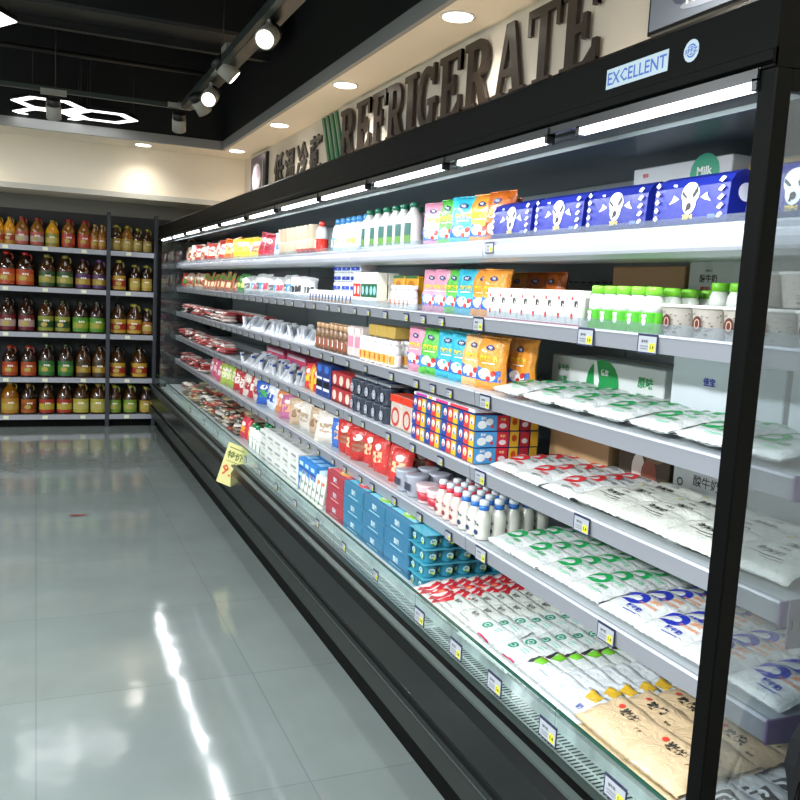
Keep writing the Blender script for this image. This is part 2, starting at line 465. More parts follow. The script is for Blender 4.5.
LET = [('R', 5.87, 5.58), ('E', 5.55, 5.28), ('F', 5.25, 5.02), ('R', 5.0, 4.74), ('I', 4.73, 4.56), ('G', 4.54, 4.29), ('E', 4.26, 4.0), ('R', 3.97, 3.69), ('A', 3.67, 3.38), ('T', 3.37, 3.12), ('E', 3.10, 2.85)]
seen = {}
for ch, ya, yb in LET:
    S, w = lettershape(ch); g = MB()
    k = (ya-yb)/w
    for ip, pl in enumerate(S):
        if sum(pl[i][0]*pl[(i+1) % len(pl)][1]-pl[(i+1) % len(pl)][0]*pl[i][1] for i in range(len(pl))) < 0: pl = pl[::-1]
        g.prism([(ya-p[0]*k, p[1]*.33) for p in pl], -.012-ip*.00015, .006, BROWN, 'x')
    o = g.build('sign_letter'); o.location = (FX-.02, 0, 2.455)
    seen[ch] = seen.get(ch, 0)+1
    tot = sum(1 for c in LET if c[0] == ch)
    tag(o, 'brown slab serif letter %s of the sign above the fridge%s' % (ch, '' if tot == 1 else ', %s %s from the left' % (ordn(seen[ch]-1), ch)), 'letter', 'letters of the big fridge sign')
    o.name = 'sign_letter'
DKL = mat('dark_letter', '#2a2624', .4)
for s, y in (('低', 7.60), ('温', 7.24), ('冷', 6.87), ('藏', 6.50)):
    tv, tf = text2d(s, .02); g = MB()
    sx = .31; xs_ = [v[0] for v in tv]; wd = max(xs_)-min(xs_)
    vs = []
    for z in (0, .012): vs += [(-z, -v[0]/wd*sx, v[1]*.3) for v in tv]
    n = len(tv); fs = [tuple(f) for f in tf]+[tuple(n+i for i in f)[::-1] for f in tf]
    ed = {}
    for f in tf:
        for a, b_ in zip(f, list(f[1:])+[f[0]]): ed[(a, b_)] = 1
    for (a, b_) in ed:
        if (b_, a) not in ed: fs.append((a, b_, b_+n, a+n))
    g.add(vs, fs, DKL)
    o = g.build('sign_letter'); o.location = (FX-.005, y, 2.57)
    tag(o, 'dark Chinese character %s left of the big brown lettering' % {'低':'for low','温':'for warm','冷':'for cold','藏':'for storage'}[s], 'letter', 'Chinese characters on the fascia')
STG = mat('green_stripe', '#1f6b46', .4)
for i in range(4):
    g = MB(); y = 6.37-i*.1
    g.prism([(y, 2.82), (y-.045, 2.82), (y-.27, 2.42), (y-.225, 2.42)], -.012, .004, STG, 'x')
    o = g.build('sign_stripe'); o.location = (FX-.004, 0, 0)
    tag(o, 'slanting green stripe on the fascia, %s from the left' % ordn(i), 'sign', 'green stripes beside the lettering')
# posters
def poster(y0, y1, z0, z1, face, items, label, frame=DARK):
    root = link('framed_poster', None); root.location = (FX, (y0+y1)/2, z0); tag(root, label, 'poster')
    w, h = y0-y1, z1-z0
    g = MB(FUP); g.box(-w/2, w/2, 0, h, .002, .03, frame); g.build('frame', root)
    g = MB(FUP); g.box(-w/2+.012, w/2-.012, .012, h-.012, .03, .034, face)
    draw(g, items, flat, Matrix.Translation((0, h/2, .034))); g.build('printed_sheet', root)
W = ink('#f2f2f4')
poster(2.55, 1.2, 2.485, 2.8, mat('poster_grey', '#7f8896', .4), [('disc', mat('poster_splash', '#545c6c', .5), -.22, -.06, .34, .07), ('disc', ink('#aab3c2'), -.35, -.105, .16, .02), ('text', W, 'REFRIGERATE', -.24, -.072, .062, 1.0, .03)],
       'grey poster with white lettering on the fascia above the fridge, nearest the camera')
g_it = [('disc', ink('#d8d4de'), -.05, 0, .17, .14), ('disc', ink('#b4aabd'), 0, .05, .1, .06), ('arc', ink('#151515'), .1, .0, .12, .22, 60, -60, .02), ('rect', ink('#1a1a1a'), .24, 0, .05, .3), ('rect', ink('#e8e4dc'), .19, 0, .015, .3)]
poster(8.6, 8.0, 2.36, 2.79, mat('poster_violet', '#4b4660', .4), g_it, 'violet and white poster at the far left end of the fascia')

# downlights in the soffit
spots_dl = [(1.79, y) for y in (.5, 2.1, 3.71, 5.28, 6.87, 8.45)]+[(.95, 8.75), (-.65, 8.75), (-2.25, 8.75)]
dlab = {3.71: 'round white downlight in the cream soffit, nearest the camera of the row in view', 5.28: 'round white downlight in the soffit, second nearest of the side row', 6.87: 'round white downlight in the soffit, third nearest of the side row', 8.45: 'round white downlight in the soffit corner above the violet poster'}
for i, (x, y) in enumerate(spots_dl):
    root = link('downlight', None); root.location = (x, y, SZ)
    lab = dlab.get(y) if x > 1 else None
    lab = lab or ('round downlight in the back soffit above the oil shelves' if (x, y) == (.95, 8.75) else 'round downlight in the soffit outside the picture')
    tag(root, lab, 'light', 'downlights in the cream soffit')
    g = MB(); g.lathe([(.082,-.006),(.084,0),(.084,.01)], mat('lamp_ring', '#e6e2da', .4), 24, axis='z'); g.build('trim_ring', root)
    g = MB(); g.lathe([(.07,-.009),(.07,-.004)], WARM_L, 24, axis='z'); g.build('lens', root)
    ld = bpy.data.lights.new('downlight_glow', 'SPOT'); ld.energy = 19; ld.color = (1, .93, .82); ld.spot_size = math.radians(140); ld.spot_blend = 1; ld.shadow_soft_size = .07
    lo = link('lamp', ld, root); lo.location = (0, 0, -.03)

# hexagon lights
def hexring(cx, cy, z, label, en=26, rin=.215, rout=.292):
    root = link('hexagon_pendant', None); root.location = (cx, cy, z); tag(root, label, 'light', 'hexagon ring lights')
    for nm, ri, ro, z0, z1, m in (('light_ring', rin, rout, -.006, 0, WHITE_L), ('housing', rin-.004, rout+.004, .0, .03, DARK)):
        g = MB(); vs = []; fs = []
        for k in range(6):
            a = k*PI/3
            for r, zz in ((ri, z0), (ro, z0), (ro, z1), (ri, z1)): vs.append((r*math.cos(a), r*math.sin(a), zz))
        for k in range(6):
            a, b_ = 4*k, 4*((k+1) % 6)
            for q in range(4): fs.append((a+q, a+(q+1) % 4, b_+(q+1) % 4, b_+q))
        g.add(vs, [f[::-1] for f in fs], m); g.build(nm, root)
    for k in (0, 2, 4):
        g = MB(); g.tube([(.25*math.cos(k*PI/3), .25*math.sin(k*PI/3), .03), (.25*math.cos(k*PI/3), .25*math.sin(k*PI/3), 3.75-z)], .0025, DARK, 4); g.build('suspension_wire', root)
    ld = bpy.data.lights.new('hexagon_glow', 'AREA'); ld.shape = 'DISK'; ld.size = .55; ld.energy = en; ld.color = (.93, .97, 1)
    lo = link('lamp', ld, root); lo.location = (0, 0, -.03)
for (x, y, lab, en) in ((.1, 7.93, 'white glowing hexagon ring light, left of the pair nearer the camera', 1), (.1, 8.45, 'white glowing hexagon ring light, farthest back beside the wall', 1), (.55, 8.19, 'white glowing hexagon ring light, rightmost of the three by the back soffit', 1),
                    (-.39, 5.5, 'bright hexagon light cut off at the top left corner', .7), 
                    (-.5, -.3, 'unseen hexagon ring light added as fill over the photographer', 60), (-.95, -.56, 'unseen hexagon ring light added as fill behind the photographer', 60), (-2.6, 3, 'unseen hexagon ring light added as fill over the next aisle', 190), (-2.6, 1, 'unseen hexagon ring light added as fill over the next aisle, nearest', 190), (-2.6, 5, 'unseen hexagon ring light added as fill over the next aisle, farther', 130), (-2.6, 7.75, 'unseen hexagon ring light added as fill over the next aisle, farthest', 20)):  # pendants on this line are unseen, added as fill light for the shelves
    hexring(x, y, 2.95, lab, en)

# lighting tracks and spot lamps
TRK = mat('track_grey', '#3f4744', .4, metal=.4); SPW = mat('spot_body', '#9c9a92', .35); SPD = mat('spot_dark', '#1b1c1b', .4)
def track(pts, label, w=.05):
    (x0, y0), (x1, y1) = pts; root = link('lighting_track', None); root.location = (x0, y0, 2.88); tag(root, label, 'lighting track')
    g = MB()
    if x0 == x1: g.box(-w, w, 0, y1-y0, 0, .05, TRK); g.box(-w*.4, w*.4, .02, y1-y0-.02, -.004, .0, DARK)
    else: g.box(0, x1-x0, -w/2, w/2, 0, .035, TRK)
    g.build('rail', root)
    for t in (.15, .5, .8): 
        g = MB(); g.tube([((x1-x0)*t, (y1-y0)*t, .04), ((x1-x0)*t, (y1-y0)*t, .82)], .004, DARK, 4); g.build('hanger_rod', root)
track(((1.1, .5), (1.1, 7.0)), 'grey lighting track running lengthways above the aisle', .06)
track(((-3.5, 7.03), (1.04, 7.03)), 'thin grey lighting track running crossways in front of the hexagon lights', .03)
def spot(x, y, z, dirv, label, lit=True, adapter='y', e=40):
    root = link('track_spotlight', None); root.location = (x, y, z+.1); tag(root, label, 'spotlight', 'spotlights on the track')
    d = Vector(dirv).normalized()
    g = MB()
    if adapter == 'y': g.box(-.02, .02, -.07, .07, -.01, .03, SPW)
    else: g.box(-.09, .09, -.02, .02, -.01, .03, SPW)
    g.build('adapter', root)
    g = MB(); g.tube([(0,0,.0), (0,0,.04)], .012, SPW); g.tube([(0,0,-.01), (0,0,-.05)], .01, SPW); g.tube([(0,0,-.05), (0,0,-.09)], .018, SPW); g.build('arm', root)
    q = d.to_track_quat('Z', 'Y').to_matrix().to_4x4(); T = Matrix.Translation((0,0,-.11)) @ q
    g = MB(); g.lathe([(.04,-.085),(.048,-.08),(.05,-.075),(.05,-.03)], SPD, 20, T=T, axis='z'); g.lathe([(.051,-.03),(.053,-.02),(.053,.07),(.046,.07)], SPW, 20, T=T, axis='z'); h = g.build('head', root)
    g = MB(); g.lathe([(.044,.07),(.044,.073)], SPOT_L if lit else SPW, 20, T=T, axis='z'); g.build('lens', h)
    if lit:
        ld = bpy.data.lights.new('spot_glow', 'SPOT'); ld.energy = e; ld.color = (1,.97,.9); ld.spot_size = math.radians(60); ld.spot_blend = .6; ld.shadow_soft_size = .04
        lo = link('lamp', ld, root); lo.location = Vector((0,0,-.11))+d*.09; lo.rotation_euler = d.to_track_quat('-Z','Y').to_euler()
spot(1.08, 4.42, 2.81, (-.45, -.75, -.5), 'round lit track spotlight nearest the camera, facing the camera')
spot(1.08, 5.48, 2.87, (.75, -.1, -.65), 'track spotlight second from the camera, lamp turned to the right')
spot(1.08, 5.98, 2.80, (-.35, -.8, -.5), 'track spotlight third from the camera, lit face toward the camera')
spot(1.08, 6.38, 2.82, (.6, .3, -.75), 'dark track spotlight fourth from camera, turned away', False)
spot(1.03, 7.03, 2.79, (.1, .6, -.8), 'track spotlight hanging at the corner of both tracks', False, 'x')
spot(.12, 7.03, 2.77, (.05, .5, -.85), 'spotlight on the cross track in front of the hexagon lights', False, 'x')

# ================================================================== REFRIGERATED CASE
Y0, Y1 = 1.17, 9.1; XF = 1.34; XB = 1.93
MODS = [1.17, 2.48, 3.77, 5.06, 6.35, 7.64, 9.1]
case = link('refrigerated_case', None); case.location = (1.165, Y0, 0)
tag(case, 'long black open refrigerated display case with six levels of dairy goods', 'refrigerator')
def cpart(g, name, parent=case):
    o = g.build(name); o.parent = parent
    m = Matrix.Translation((1.165, Y0, 0))
    # vertices are in world metres: bring into the case's frame
    if parent is case: o.data.transform(m.inverted())
    else: o.data.transform((m).inverted())
    return o
YB = Y0-.035    # the base carries on past the frame
g = MB(); g.box(1.165, 1.9, YB, Y1, 0, .16, BLACK); cpart(g, 'kick_plate')
g = MB(); g.prism([(1.10,.15),(1.085,.165),(1.085,.235),(1.10,.245),(1.2,.245),(1.2,.15)], YB, Y1, GREYP); cpart(g, 'bumper')
g = MB(); g.prism([(1.115,.245),(1.10,.26),(1.085,.30),(1.085,.41),(1.10,.44),(1.10,.455),(1.25,.42),(1.25,.245)], YB, Y1, CHAR); cpart(g, 'front_panel')
g = MB(); g.prism([(1.086,.455),(1.086,.463),(1.105,.468),(1.105,.455)], YB, Y1, mat('steel_strip', '#3a4542', .4, metal=.3)); g.prism([(1.105,.445),(1.105,.462),(1.13,.466),(1.13,.445)], YB, Y1, BLACK); g.prism([(1.13,.44),(1.13,.472),(1.15,.472),(1.15,.44)], YB, Y1, MATS['steel_strip']); cpart(g, 'glass_channel')
# long scuffed highlights: thin steel trims on the panel
g = MB(); g.prism([(1.083,.243),(1.083,.248),(1.10,.248),(1.10,.243)], YB, Y1, mat('trim_steel', '#6a7270', .2, metal=.8)); cpart(g, 'trim_strip')
# air return grille, one panel per module
GR = mat('grille_white', '#c9d2d2', .35); GH = mat('grille_slot', '#2a3234', .7)
for k in range(len(MODS)-1):
    a, b_ = MODS[k], MODS[k+1]
    if k == 0: a = YB
    g = MB(); g.box(1.15, 1.255, a+.003, b_-.003, .43, .44, GR)
    vs = []; fs = []
    if k < 3:
        y = a+.02
        while y < b_-.03:
            for x in (1.158, 1.190, 1.222):
                o = len(vs); vs += [(x,y,.4404),(x+.026,y,.4404),(x+.026,y+.006,.4404),(x,y+.006,.4404)]; fs.append((o,o+1,o+2,o+3))
            y += .0145
        g.add(vs, fs, GH)
    cpart(g, 'air_grille')
g = MB(); g.box(1.255, XB, YB, Y1, .40, .468, SHELFM); cpart(g, 'bottom_deck')
# glass front panes
GM = [YB, 1.6, 2.42, 3.25, 4.1, 5.0, 5.9, 6.9, 7.9, 9.08]
for a, b_ in zip(GM, GM[1:]):
    g = MB(); g.box(1.137, 1.143, a+.002, b_-.002, .46, .583, GLASS); o = cpart(g, 'front_glass')
    g = MB(); g.box(1.136, 1.144, a+.002, b_-.002, .583, .588, GEDGE); c = cpart(g, 'polished_edge'); c.parent = o
# back panel with slotted uprights
BP = mat('back_panel_enamel', '#a9b4b8', .4); SLOT = mat('slot_dark', '#23292b', .7)
g = MB(); g.box(XB, FX-.005, Y0, Y1, .40, 2.05, BP); cpart(g, 'back_panel')
for y in MODS[1:-1]:
    g = MB(); g.box(XB-.012, XB, y-.02, y+.02, .47, 1.95, BP); cpart(g, 'slotted_upright')
g = MB()
for zz in (1.19, 1.44, 1.66, .95, 1.90):
    y = 1.3
    while y < 6:
        g.box(XB-.002, XB-.0005, y, y+.028, zz-.035, zz-.031, SLOT); y += .045
o = cpart(g, 'air_slot')
# shelves
for si, (ztop, zbot, rw) in enumerate([(1.73,1.682,1),(1.480,1.440,0),(1.236,1.191,0),(.986,.941,0),(.740,.694,0)]):
    for k in range(len(MODS)-1):
        a, b_ = MODS[k]+.002, MODS[k+1]-.002
        g = MB()
        if si == 0:
            g.prism([(1.37,1.728),(XB-.01,1.732),(XB-.01,1.71),(1.60,1.672),(1.40,1.668),(1.365,1.685)], a, b_, SHELFM)
        else:
            g.prism([(1.352,ztop),(XB-.01,ztop),(XB-.01,ztop-.012),(1.352,ztop-.022)], a, b_, SHELFM)
            g.prism([(1.40,ztop-.02),(XB-.01,ztop-.012),(XB-.01,ztop-.07),(1.55,ztop-.045)], a+.004, a+.007, SHELFM)
            g.prism([(1.40,ztop-.02),(XB-.01,ztop-.012),(XB-.01,ztop-.07),(1.55,ztop-.045)], b_-.007, b_-.004, SHELFM)
        sh = cpart(g, 'shelf')
        g = MB()
        if rw: g.prism([(1.338,1.683),(1.342,1.676),(1.37,1.68),(1.372,1.728),(1.346,1.736),(1.339,1.729),(1.343,1.718),(1.336,1.712),(1.334,1.70)][::-1], a, b_, RAILW)
        else: g.prism([(1.345,zbot),(1.352,zbot),(1.352,ztop+.004),(1.347,ztop+.004),(1.340,ztop-.002)][::-1], a, b_, RAILM)
        rl = cpart(g, 'price_rail'); rl.parent = sh
        if not rw:
            g = MB(); g.prism([(1.3385,ztop-.001),(1.3405,ztop+.003),(1.345,ztop+.005),(1.345,ztop+.002)], a, b_, RAILW); q = cpart(g, 'rail_bead'); q.parent = sh
        if si in (0, 1):
            g = MB(); g.box(1.343, 1.3455, a, b_, ztop+.005, ztop+(.022 if si == 0 else .03), CLEAR); q = cpart(g, 'clear_lip'); q.parent = sh
        if k == 0 and si > 1:
            g = MB(); g.prism([(1.338,zbot),(1.50,zbot-.012),(1.52,ztop+.002),(1.338,ztop+.005)], a-.006, a-.001, mat('violet_end_cap', '#6f4a86', .4)); q = cpart(g, 'end_cap'); q.parent = sh
            if si == 3:
                pass
# canopy
g = MB(); g.prism([(1.15,1.965),(1.15,2.085),(1.17,2.10),(1.99,2.10),(1.99,2.05),(1.42,2.05),(1.30,1.975)], Y0-.03, Y1, BLACK); 
g.prism([(1.143,1.975),(1.143,1.992),(1.155,1.998),(1.155,1.965)], Y0-.03, Y1, BLACK)
draw(g, [('rect', mat('badge_plate', '#9fb0b8', .35), 0, 0, .2, .042), ('text', mat('badge_blue', '#1c4ea0', .35), 'EXCELLENT', 0, 0, .027, .98, .012)], flat, Matrix(((0,0,-1,1.1498),(-1,0,0,1.515),(0,1,0,2.035),(0,0,0,1))))
draw(g, [('disc', MATS['badge_plate'], 0, 0, .021, .021), ('disc', MATS['badge_blue'], 0, 0, .013, .013), ('arc', MATS['badge_plate'], 0, 0, .010, .010, 0, 360, .002, 20), ('rect', MATS['badge_plate'], 0, 0, .04, .011), ('text', MATS['badge_blue'], 'SPFZ', 0, 0, .009, 1.4, .03)], flat, Matrix(((0,0,-1,1.1498),(-1,0,0,1.35),(0,1,0,2.037),(0,0,0,1))))
cpart(g, 'canopy')
g = MB(); g.box(1.27, XB, Y0, Y1, 1.985, 2.0, mat('canopy_inner', '#56656d', .4)); cpart(g, 'canopy_lining')
g = MB(); g.box(1.172, 1.262, Y0, Y1, 1.945, 1.965, mat('honeycomb', '#3b4440', .6, bump=1, bscale=500)); cpart(g, 'air_outlet')
g = MB(); g.box(1.262, 1.268, Y0, Y1, 1.935, 1.985, mat('outlet_edge', '#5a6466', .5, metal=.2)); cpart(g, 'outlet_edge')
TB = [(1.17,1.71),(1.83,2.33),(2.41,3.0),(3.08,3.64),(3.69,4.3),(4.44,5.01),(5.14,5.83),(5.95,6.55),(6.67,7.3),(7.42,8.05),(8.15,8.8)]
for a, b_ in TB:
    g = MB(); g.box(1.145, 1.162, a+.012, b_-.012, 1.932, 1.946, TUBE); o = cpart(g, 'tube_lamp')
    g = MB(); g.box(1.143, 1.166, a, b_, 1.946, 1.966, DARK); g.box(1.143,1.166,a,a+.012,1.93,1.95,DARK); g.box(1.143,1.166,b_-.012,b_,1.93,1.95,DARK); q = cpart(g, 'tube_housing'); q.parent = o
    ld = bpy.data.lights.new('tube_glow', 'AREA'); ld.shape = 'RECTANGLE'; ld.size = .03; ld.size_y = b_-a-.03; ld.energy = 2.0*(b_-a)/.6; ld.color = (.94, .98, 1)
    lo = link('lamp', ld, o); lo.location = (1.172-1.165, (a+b_)/2-Y0, 1.928); lo.rotation_euler = (0, math.radians(-22), 0)
g = MB()
for a, b_ in zip(TB, TB[1:]):
    y0_, y1_ = a[1]-.01, b_[0]+.01
    g.tube([(1.155,y0_,1.94),(1.155,y0_+.02,1.925),(1.157,(y0_+y1_)/2,1.93),(1.155,y1_-.02,1.925),(1.155,y1_,1.94)], .0018, DARK, 6)
cpart(g, 'lamp_cable')
g = MB(); g.box(1.15, 1.19, Y0-.035, Y0+.005, .44, 1.965, BLACK, .003); cpart(g, 'corner_post')
g = MB(); g.box(1.19, 1.99, Y0-.03, Y0-.024, .44, 1.94, ENDGLASS); cpart(g, 'end_glass')
g = MB(); g.box(1.19, 1.99, Y0-.033, Y0-.015, 1.93, 1.965, BLACK); cpart(g, 'end_frame')
g = MB(); g.box(1.15, 1.99, Y1, Y1+.006, .44, 1.96, glassmat('far_glass', '#b6beba', 3.5, .05)); cpart(g, 'end_glass')
g = MB(); g.box(1.15, 1.185, Y1-.01, Y1+.02, .44, 1.965, BLACK); cpart(g, 'corner_post')
g = MB(); g.box(1.148, 1.171, Y0, Y1-.02, 1.951, 1.968, DARK); cpart(g, 'lamp_rail')
ws = MB(); ws.box(1.88, 1.90, Y0, 8.95, 2.10, 2.115, mat('warm_strip', '#ffcb8c', emit=3)); cpart(ws, 'warm_light_strip')
ld = bpy.data.lights.new('strip_glow', 'AREA'); ld.shape = 'RECTANGLE'; ld.size = .03; ld.size_y = 7.7; ld.energy = 8; ld.color = (1,.84,.64)
lo = link('lamp', ld, case); lo.location = (1.87-1.165, 5.05-Y0, 2.13); lo.rotation_euler = (0, math.radians(-150), 0)
SC2 = True
# ================================================================== OIL RACK
RK = mat('rack_upright', '#3a3d44', .4, metal=.3); RS = mat('rack_shelf', '#6d7078', .35, metal=.3); RBK = mat('rack_back', '#2c2d2f', .7)
rack = link('shelving_rack', None); rack.location = (.4, 9.24, 0); tag(rack, 'grey metal shelving rack with five shelves of cooking oil along the back wall', 'shelf')
RM = Matrix.Translation((-.4, -9.24, 0))
def rpart(g, name): o = g.build(name, rack); o.data.transform(RM); return o
for x in (-1.62, -.47, .68, 1.145, 1.75):
    g = MB(); g.box(x-.018, x+.018, 9.23, 9.28, 0, 2.2, RK); rpart(g, 'upright')
g = MB(); g.box(-2.2, 1.95, 9.60, 9.66, 0, 2.19, RBK); rpart(g, 'back_panel')
g = MB(); g.box(-2.2, 1.95, 9.30, 9.62, 0, .09, BLACK); rpart(g, 'plinth')
RZ = [.126, .505, .96, 1.409, 1.813]
TAGW = ink('#d9dcc0')
for z in RZ:
    for a, b_ in ((-1.6, -.49), (-.45, .66), (.70, 1.127), (1.163, 1.73)):
        g = MB(); g.box(a, b_, 9.25, 9.6, z-.03, z, RS); s_ = rpart(g, 'shelf')
        g = MB(); g.box(a, b_, 9.235, 9.25, z-.045, z+.004, mat('rack_rail', '#9da0a8', .3, metal=.2)); r_ = rpart(g, 'price_rail'); r_.parent = s_
        x = a+.15
        while x < b_-.08:
            g = MB(); g.box(x, x+.05, 9.232, 9.235, z-.038, z-.004, TAGW); x += .36
            r2 = rpart(g, 'price_label'); r2.parent = s_
OIL = {k: mat('oil_'+k, c, .08, coat=.6, spec=.6) for k, c in dict(dark='#3b2208', amber='#7a4a08', gold='#c98a12', pale='#d8b040', brown='#2a1608').items()}
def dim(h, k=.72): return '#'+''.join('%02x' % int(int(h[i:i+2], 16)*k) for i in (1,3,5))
def oilproto(body, lab, lab2, cap, w=.15, h=.31, big=True, art='#e8d060', handle=True):
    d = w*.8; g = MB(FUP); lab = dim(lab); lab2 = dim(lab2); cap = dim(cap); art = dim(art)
    g.lathe([(w*.46,0),(w*.5,.01),(w*.5,h*.2),(w*.485,h*.35),(w*.5,h*.5),(w*.49,h*.6),(w*.36,h*.74),(w*.2,h*.85),(w*.15,h*.9),(w*.15,h*.93)], OIL[body], 16, sz=.8)
    m = g.mesh('oil_bottle')
    g = MB(FUP); g.lathe([(w*.17,h*.91),(w*.19,h*.92),(w*.19,h*.985),(w*.13,h)], plas(cap), 10)
    kids = [('cap', g.mesh('cap'))]
    g = MB(FUP); n = 10; r = w*.507; vs = []; fs = []
    for k in range(n+1):
        a = math.radians(20+140*k/n)
        for yy in (.06, .16, .36, .5): vs.append((r*math.cos(a), h*yy, r*.8*math.sin(a)))
    for k in range(n):
        for q in range(3): fs.append((4*k+q, 4*k+q+1, 4*k+5+q, 4*k+4+q))
    g.add(vs, [f for i, f in enumerate(fs) if i % 3 != 1], ink(lab)); g.add(vs, [f for i, f in enumerate(fs) if i % 3 == 1], ink(lab2))
    T = Matrix.Translation((0, h*.27, r*.8+.001))
    draw(g, [('disc', ink(art), -w*.1, -h*.02, w*.2, h*.07), ('text', ink('#f7f0e0'), '食用油', w*.02, h*.1, h*.06, 1, .03)], flat, T)
    kids.append(('label', g.mesh('label')))
    if handle:
        g = MB(FUP); g.tube([(0, h*.9, -.01), (w*.3, h*.93, -.005), (w*.36, h*.84, 0), (w*.3, h*.72, 0)], .006, plas(cap), 6); kids.append(('handle', g.mesh('handle')))
    return Proto('oil_bottle', m, 'bottle', kids)
def oil(sh, items):
    z = RZ[5-sh]; nm = ['top', 'second', 'third', 'fourth', 'bottom'][sh-1]
    for i, (x, key, desc) in enumerate(items):
        for d in (0, 1):
            if d and key.get('w', .15) < .11: continue
            p = OP.setdefault(str(sorted(key.items())), None) or OP.__setitem__(str(sorted(key.items())), oilproto(**key)) or OP[str(sorted(key.items()))]
            lab = desc+', '+ordn(i)+' from left, '+('' if d == 0 else 'behind another, ')+nm+' rack shelf'
            p.put((x, 9.34+d*.145, z), PI/2+R.uniform(-.15, .15), lab, 'oil bottles on the %s rack shelf' % nm)
OP = {}
A = dict(body='gold', lab='#e8a020', lab2='#c8421a', cap='#d8a020', w=.11, h=.27)
B = dict(body='amber', lab='#e06048', lab2='#f0d8c8', cap='#c83020', w=.13, h=.28)
Cc = dict(body='gold', lab='#a8a030', lab2='#e8d868', cap='#b8a030', w=.13, h=.27)
Dd = dict(body='amber', lab='#d83820', lab2='#e86030', cap='#c82018', w=.13, h=.29)
Es = dict(body='amber', lab='#d88018', lab2='#f0b040', cap='#e8c060', w=.085, h=.26)
Fs = dict(body='dark', lab='#c8a838', lab2='#e0c060', cap='#d8c838', w=.12, h=.27)
oil(1, [(-.9, A, 'golden oil bottle'), (-.75, A, 'golden oil bottle'), (-.6, A, 'golden oil bottle'), (-.34, A, 'golden oil bottle with yellow label'), (-.24, A, 'golden oil bottle with yellow label'), (-.13, B, 'bottle with salmon pink label'), (.01, B, 'bottle with salmon pink label'), (.15, Cc, 'oil bottle with olive green label'), (.30, Dd, 'oil bottle with red label'), (.45, Dd, 'oil bottle with red label'), (.55, Es, 'slim amber oil bottle'), (.62, Es, 'slim amber oil bottle'),
        (.76, Fs, 'dark oil bottle, cream label, right bay'), (.87, dict(Fs, body='amber'), 'amber oil bottle, right bay'), (.97, dict(Fs, w=.1, h=.25), 'small dark oil bottle'), (1.07, dict(Fs, w=.1, h=.25), 'small dark oil bottle'), (1.25, Fs, 'dark oil bottle behind fridge glass'), (1.38, Fs, 'dark oil bottle behind fridge glass'), (1.52, Fs, 'dark oil bottle behind fridge glass')])
G_ = dict(body='brown', lab='#d8501c', lab2='#ee8428', cap='#d83020', w=.17, h=.34)
H_ = dict(body='dark', lab='#2c5c28', lab2='#b8b850', cap='#b8a848', w=.16, h=.33)
P_ = dict(body='dark', lab='#5a2a6c', lab2='#c8a030', cap='#5a2a4c', w=.15, h=.31)
Y_ = dict(body='dark', lab='#e8b838', lab2='#c83820', cap='#d8c850', w=.14, h=.32)
Y2 = dict(body='brown', lab='#d8b040', lab2='#e8d060', cap='#c8b850', w=.11, h=.28)
oil(2, [(-.82, G_, 'big oil bottle with orange label'), (-.62, G_, 'big oil bottle with orange label'), (-.27, G_, 'big oil bottle, orange label, red cap'), (-.1, G_, 'big oil bottle, orange label, red cap'), (.1, H_, 'oil bottle with green and yellow label'), (.27, H_, 'oil bottle with green and yellow label'), (.44, P_, 'oil bottle with purple label'), (.6, dict(P_, cap='#8a5aa8'), 'oil bottle with purple label and neck tag'),
        (.79, Y_, 'oil bottle with yellow and red label'), (.95, Y2, 'slim dark bottle with yellow label'), (1.07, Y2, 'slim dark bottle with yellow label'), (1.25, Y_, 'yellow labelled bottle behind fridge glass'), (1.42, Y_, 'yellow labelled bottle behind fridge glass')])
R_ = dict(body='brown', lab='#7c1820', lab2='#d8b8a8', cap='#28180c', w=.155, h=.34)
V_ = dict(body='dark', lab='#a8b038', lab2='#2c5c28', cap='#38401c', w=.15, h=.33)
L_ = dict(body='brown', lab='#58a828', lab2='#a8c838', cap='#30381c', w=.16, h=.33)
oil(3, [(-.8, R_, 'dark oil bottle with maroon label'), (-.6, R_, 'dark oil bottle with maroon label'), (-.26, R_, 'dark oil bottle with maroon label'), (-.09, R_, 'dark oil bottle with maroon label'), (.09, V_, 'dark oil bottle with olive label'), (.25, V_, 'dark oil bottle with olive label'), (.42, L_, 'dark oil bottle with lime label'), (.58, L_, 'dark oil bottle with lime label'),
        (.79, dict(Y_, w=.155, cap='#1c1c10'), 'oil bottle with yellow label, black cap'), (.95, dict(Y_, w=.155), 'oil bottle with yellow label'), (1.08, dict(Y2, lab='#c87828'), 'slim bottle with amber label'), (1.25, Y2, 'slim bottle behind fridge glass'), (1.42, Y_, 'yellow labelled bottle behind fridge glass')])
O2 = dict(body='brown', lab='#c84c1c', lab2='#e07028', cap='#c84828', w=.15, h=.31)
N2 = dict(body='brown', lab='#38803c', lab2='#68a838', cap='#30401c', w=.155, h=.34)
K2 = dict(body='dark', lab='#4c3818', lab2='#c89830', cap='#382814', w=.15, h=.33)
oil(4, [(-.8, O2, 'oil bottle with orange red label'), (-.6, O2, 'oil bottle with orange red label'), (-.24, O2, 'oil bottle with orange red label'), (-.07, O2, 'oil bottle with orange red label'), (.1, N2, 'oil bottle with green label'), (.28, N2, 'oil bottle with green label'), (.45, K2, 'oil bottle with black and gold label'), (.61, K2, 'oil bottle with black and gold label'),
        (.79, dict(Y_, w=.16, cap='#1c1c10'), 'oil bottle with yellow and red label, dark cap'), (1.01, dict(Y_, w=.16, cap='#1c1c10'), 'oil bottle with yellow and red label, dark cap'), (1.25, Y_, 'yellow labelled bottle behind fridge glass'), (1.42, Y_, 'yellow labelled bottle behind fridge glass')])
Q1 = dict(body='amber', lab='#d89c30', lab2='#e8c050', cap='#d8b830', w=.17, h=.33)
Q2 = dict(body='brown', lab='#c86818', lab2='#a85018', cap='#a08028', w=.15, h=.31)
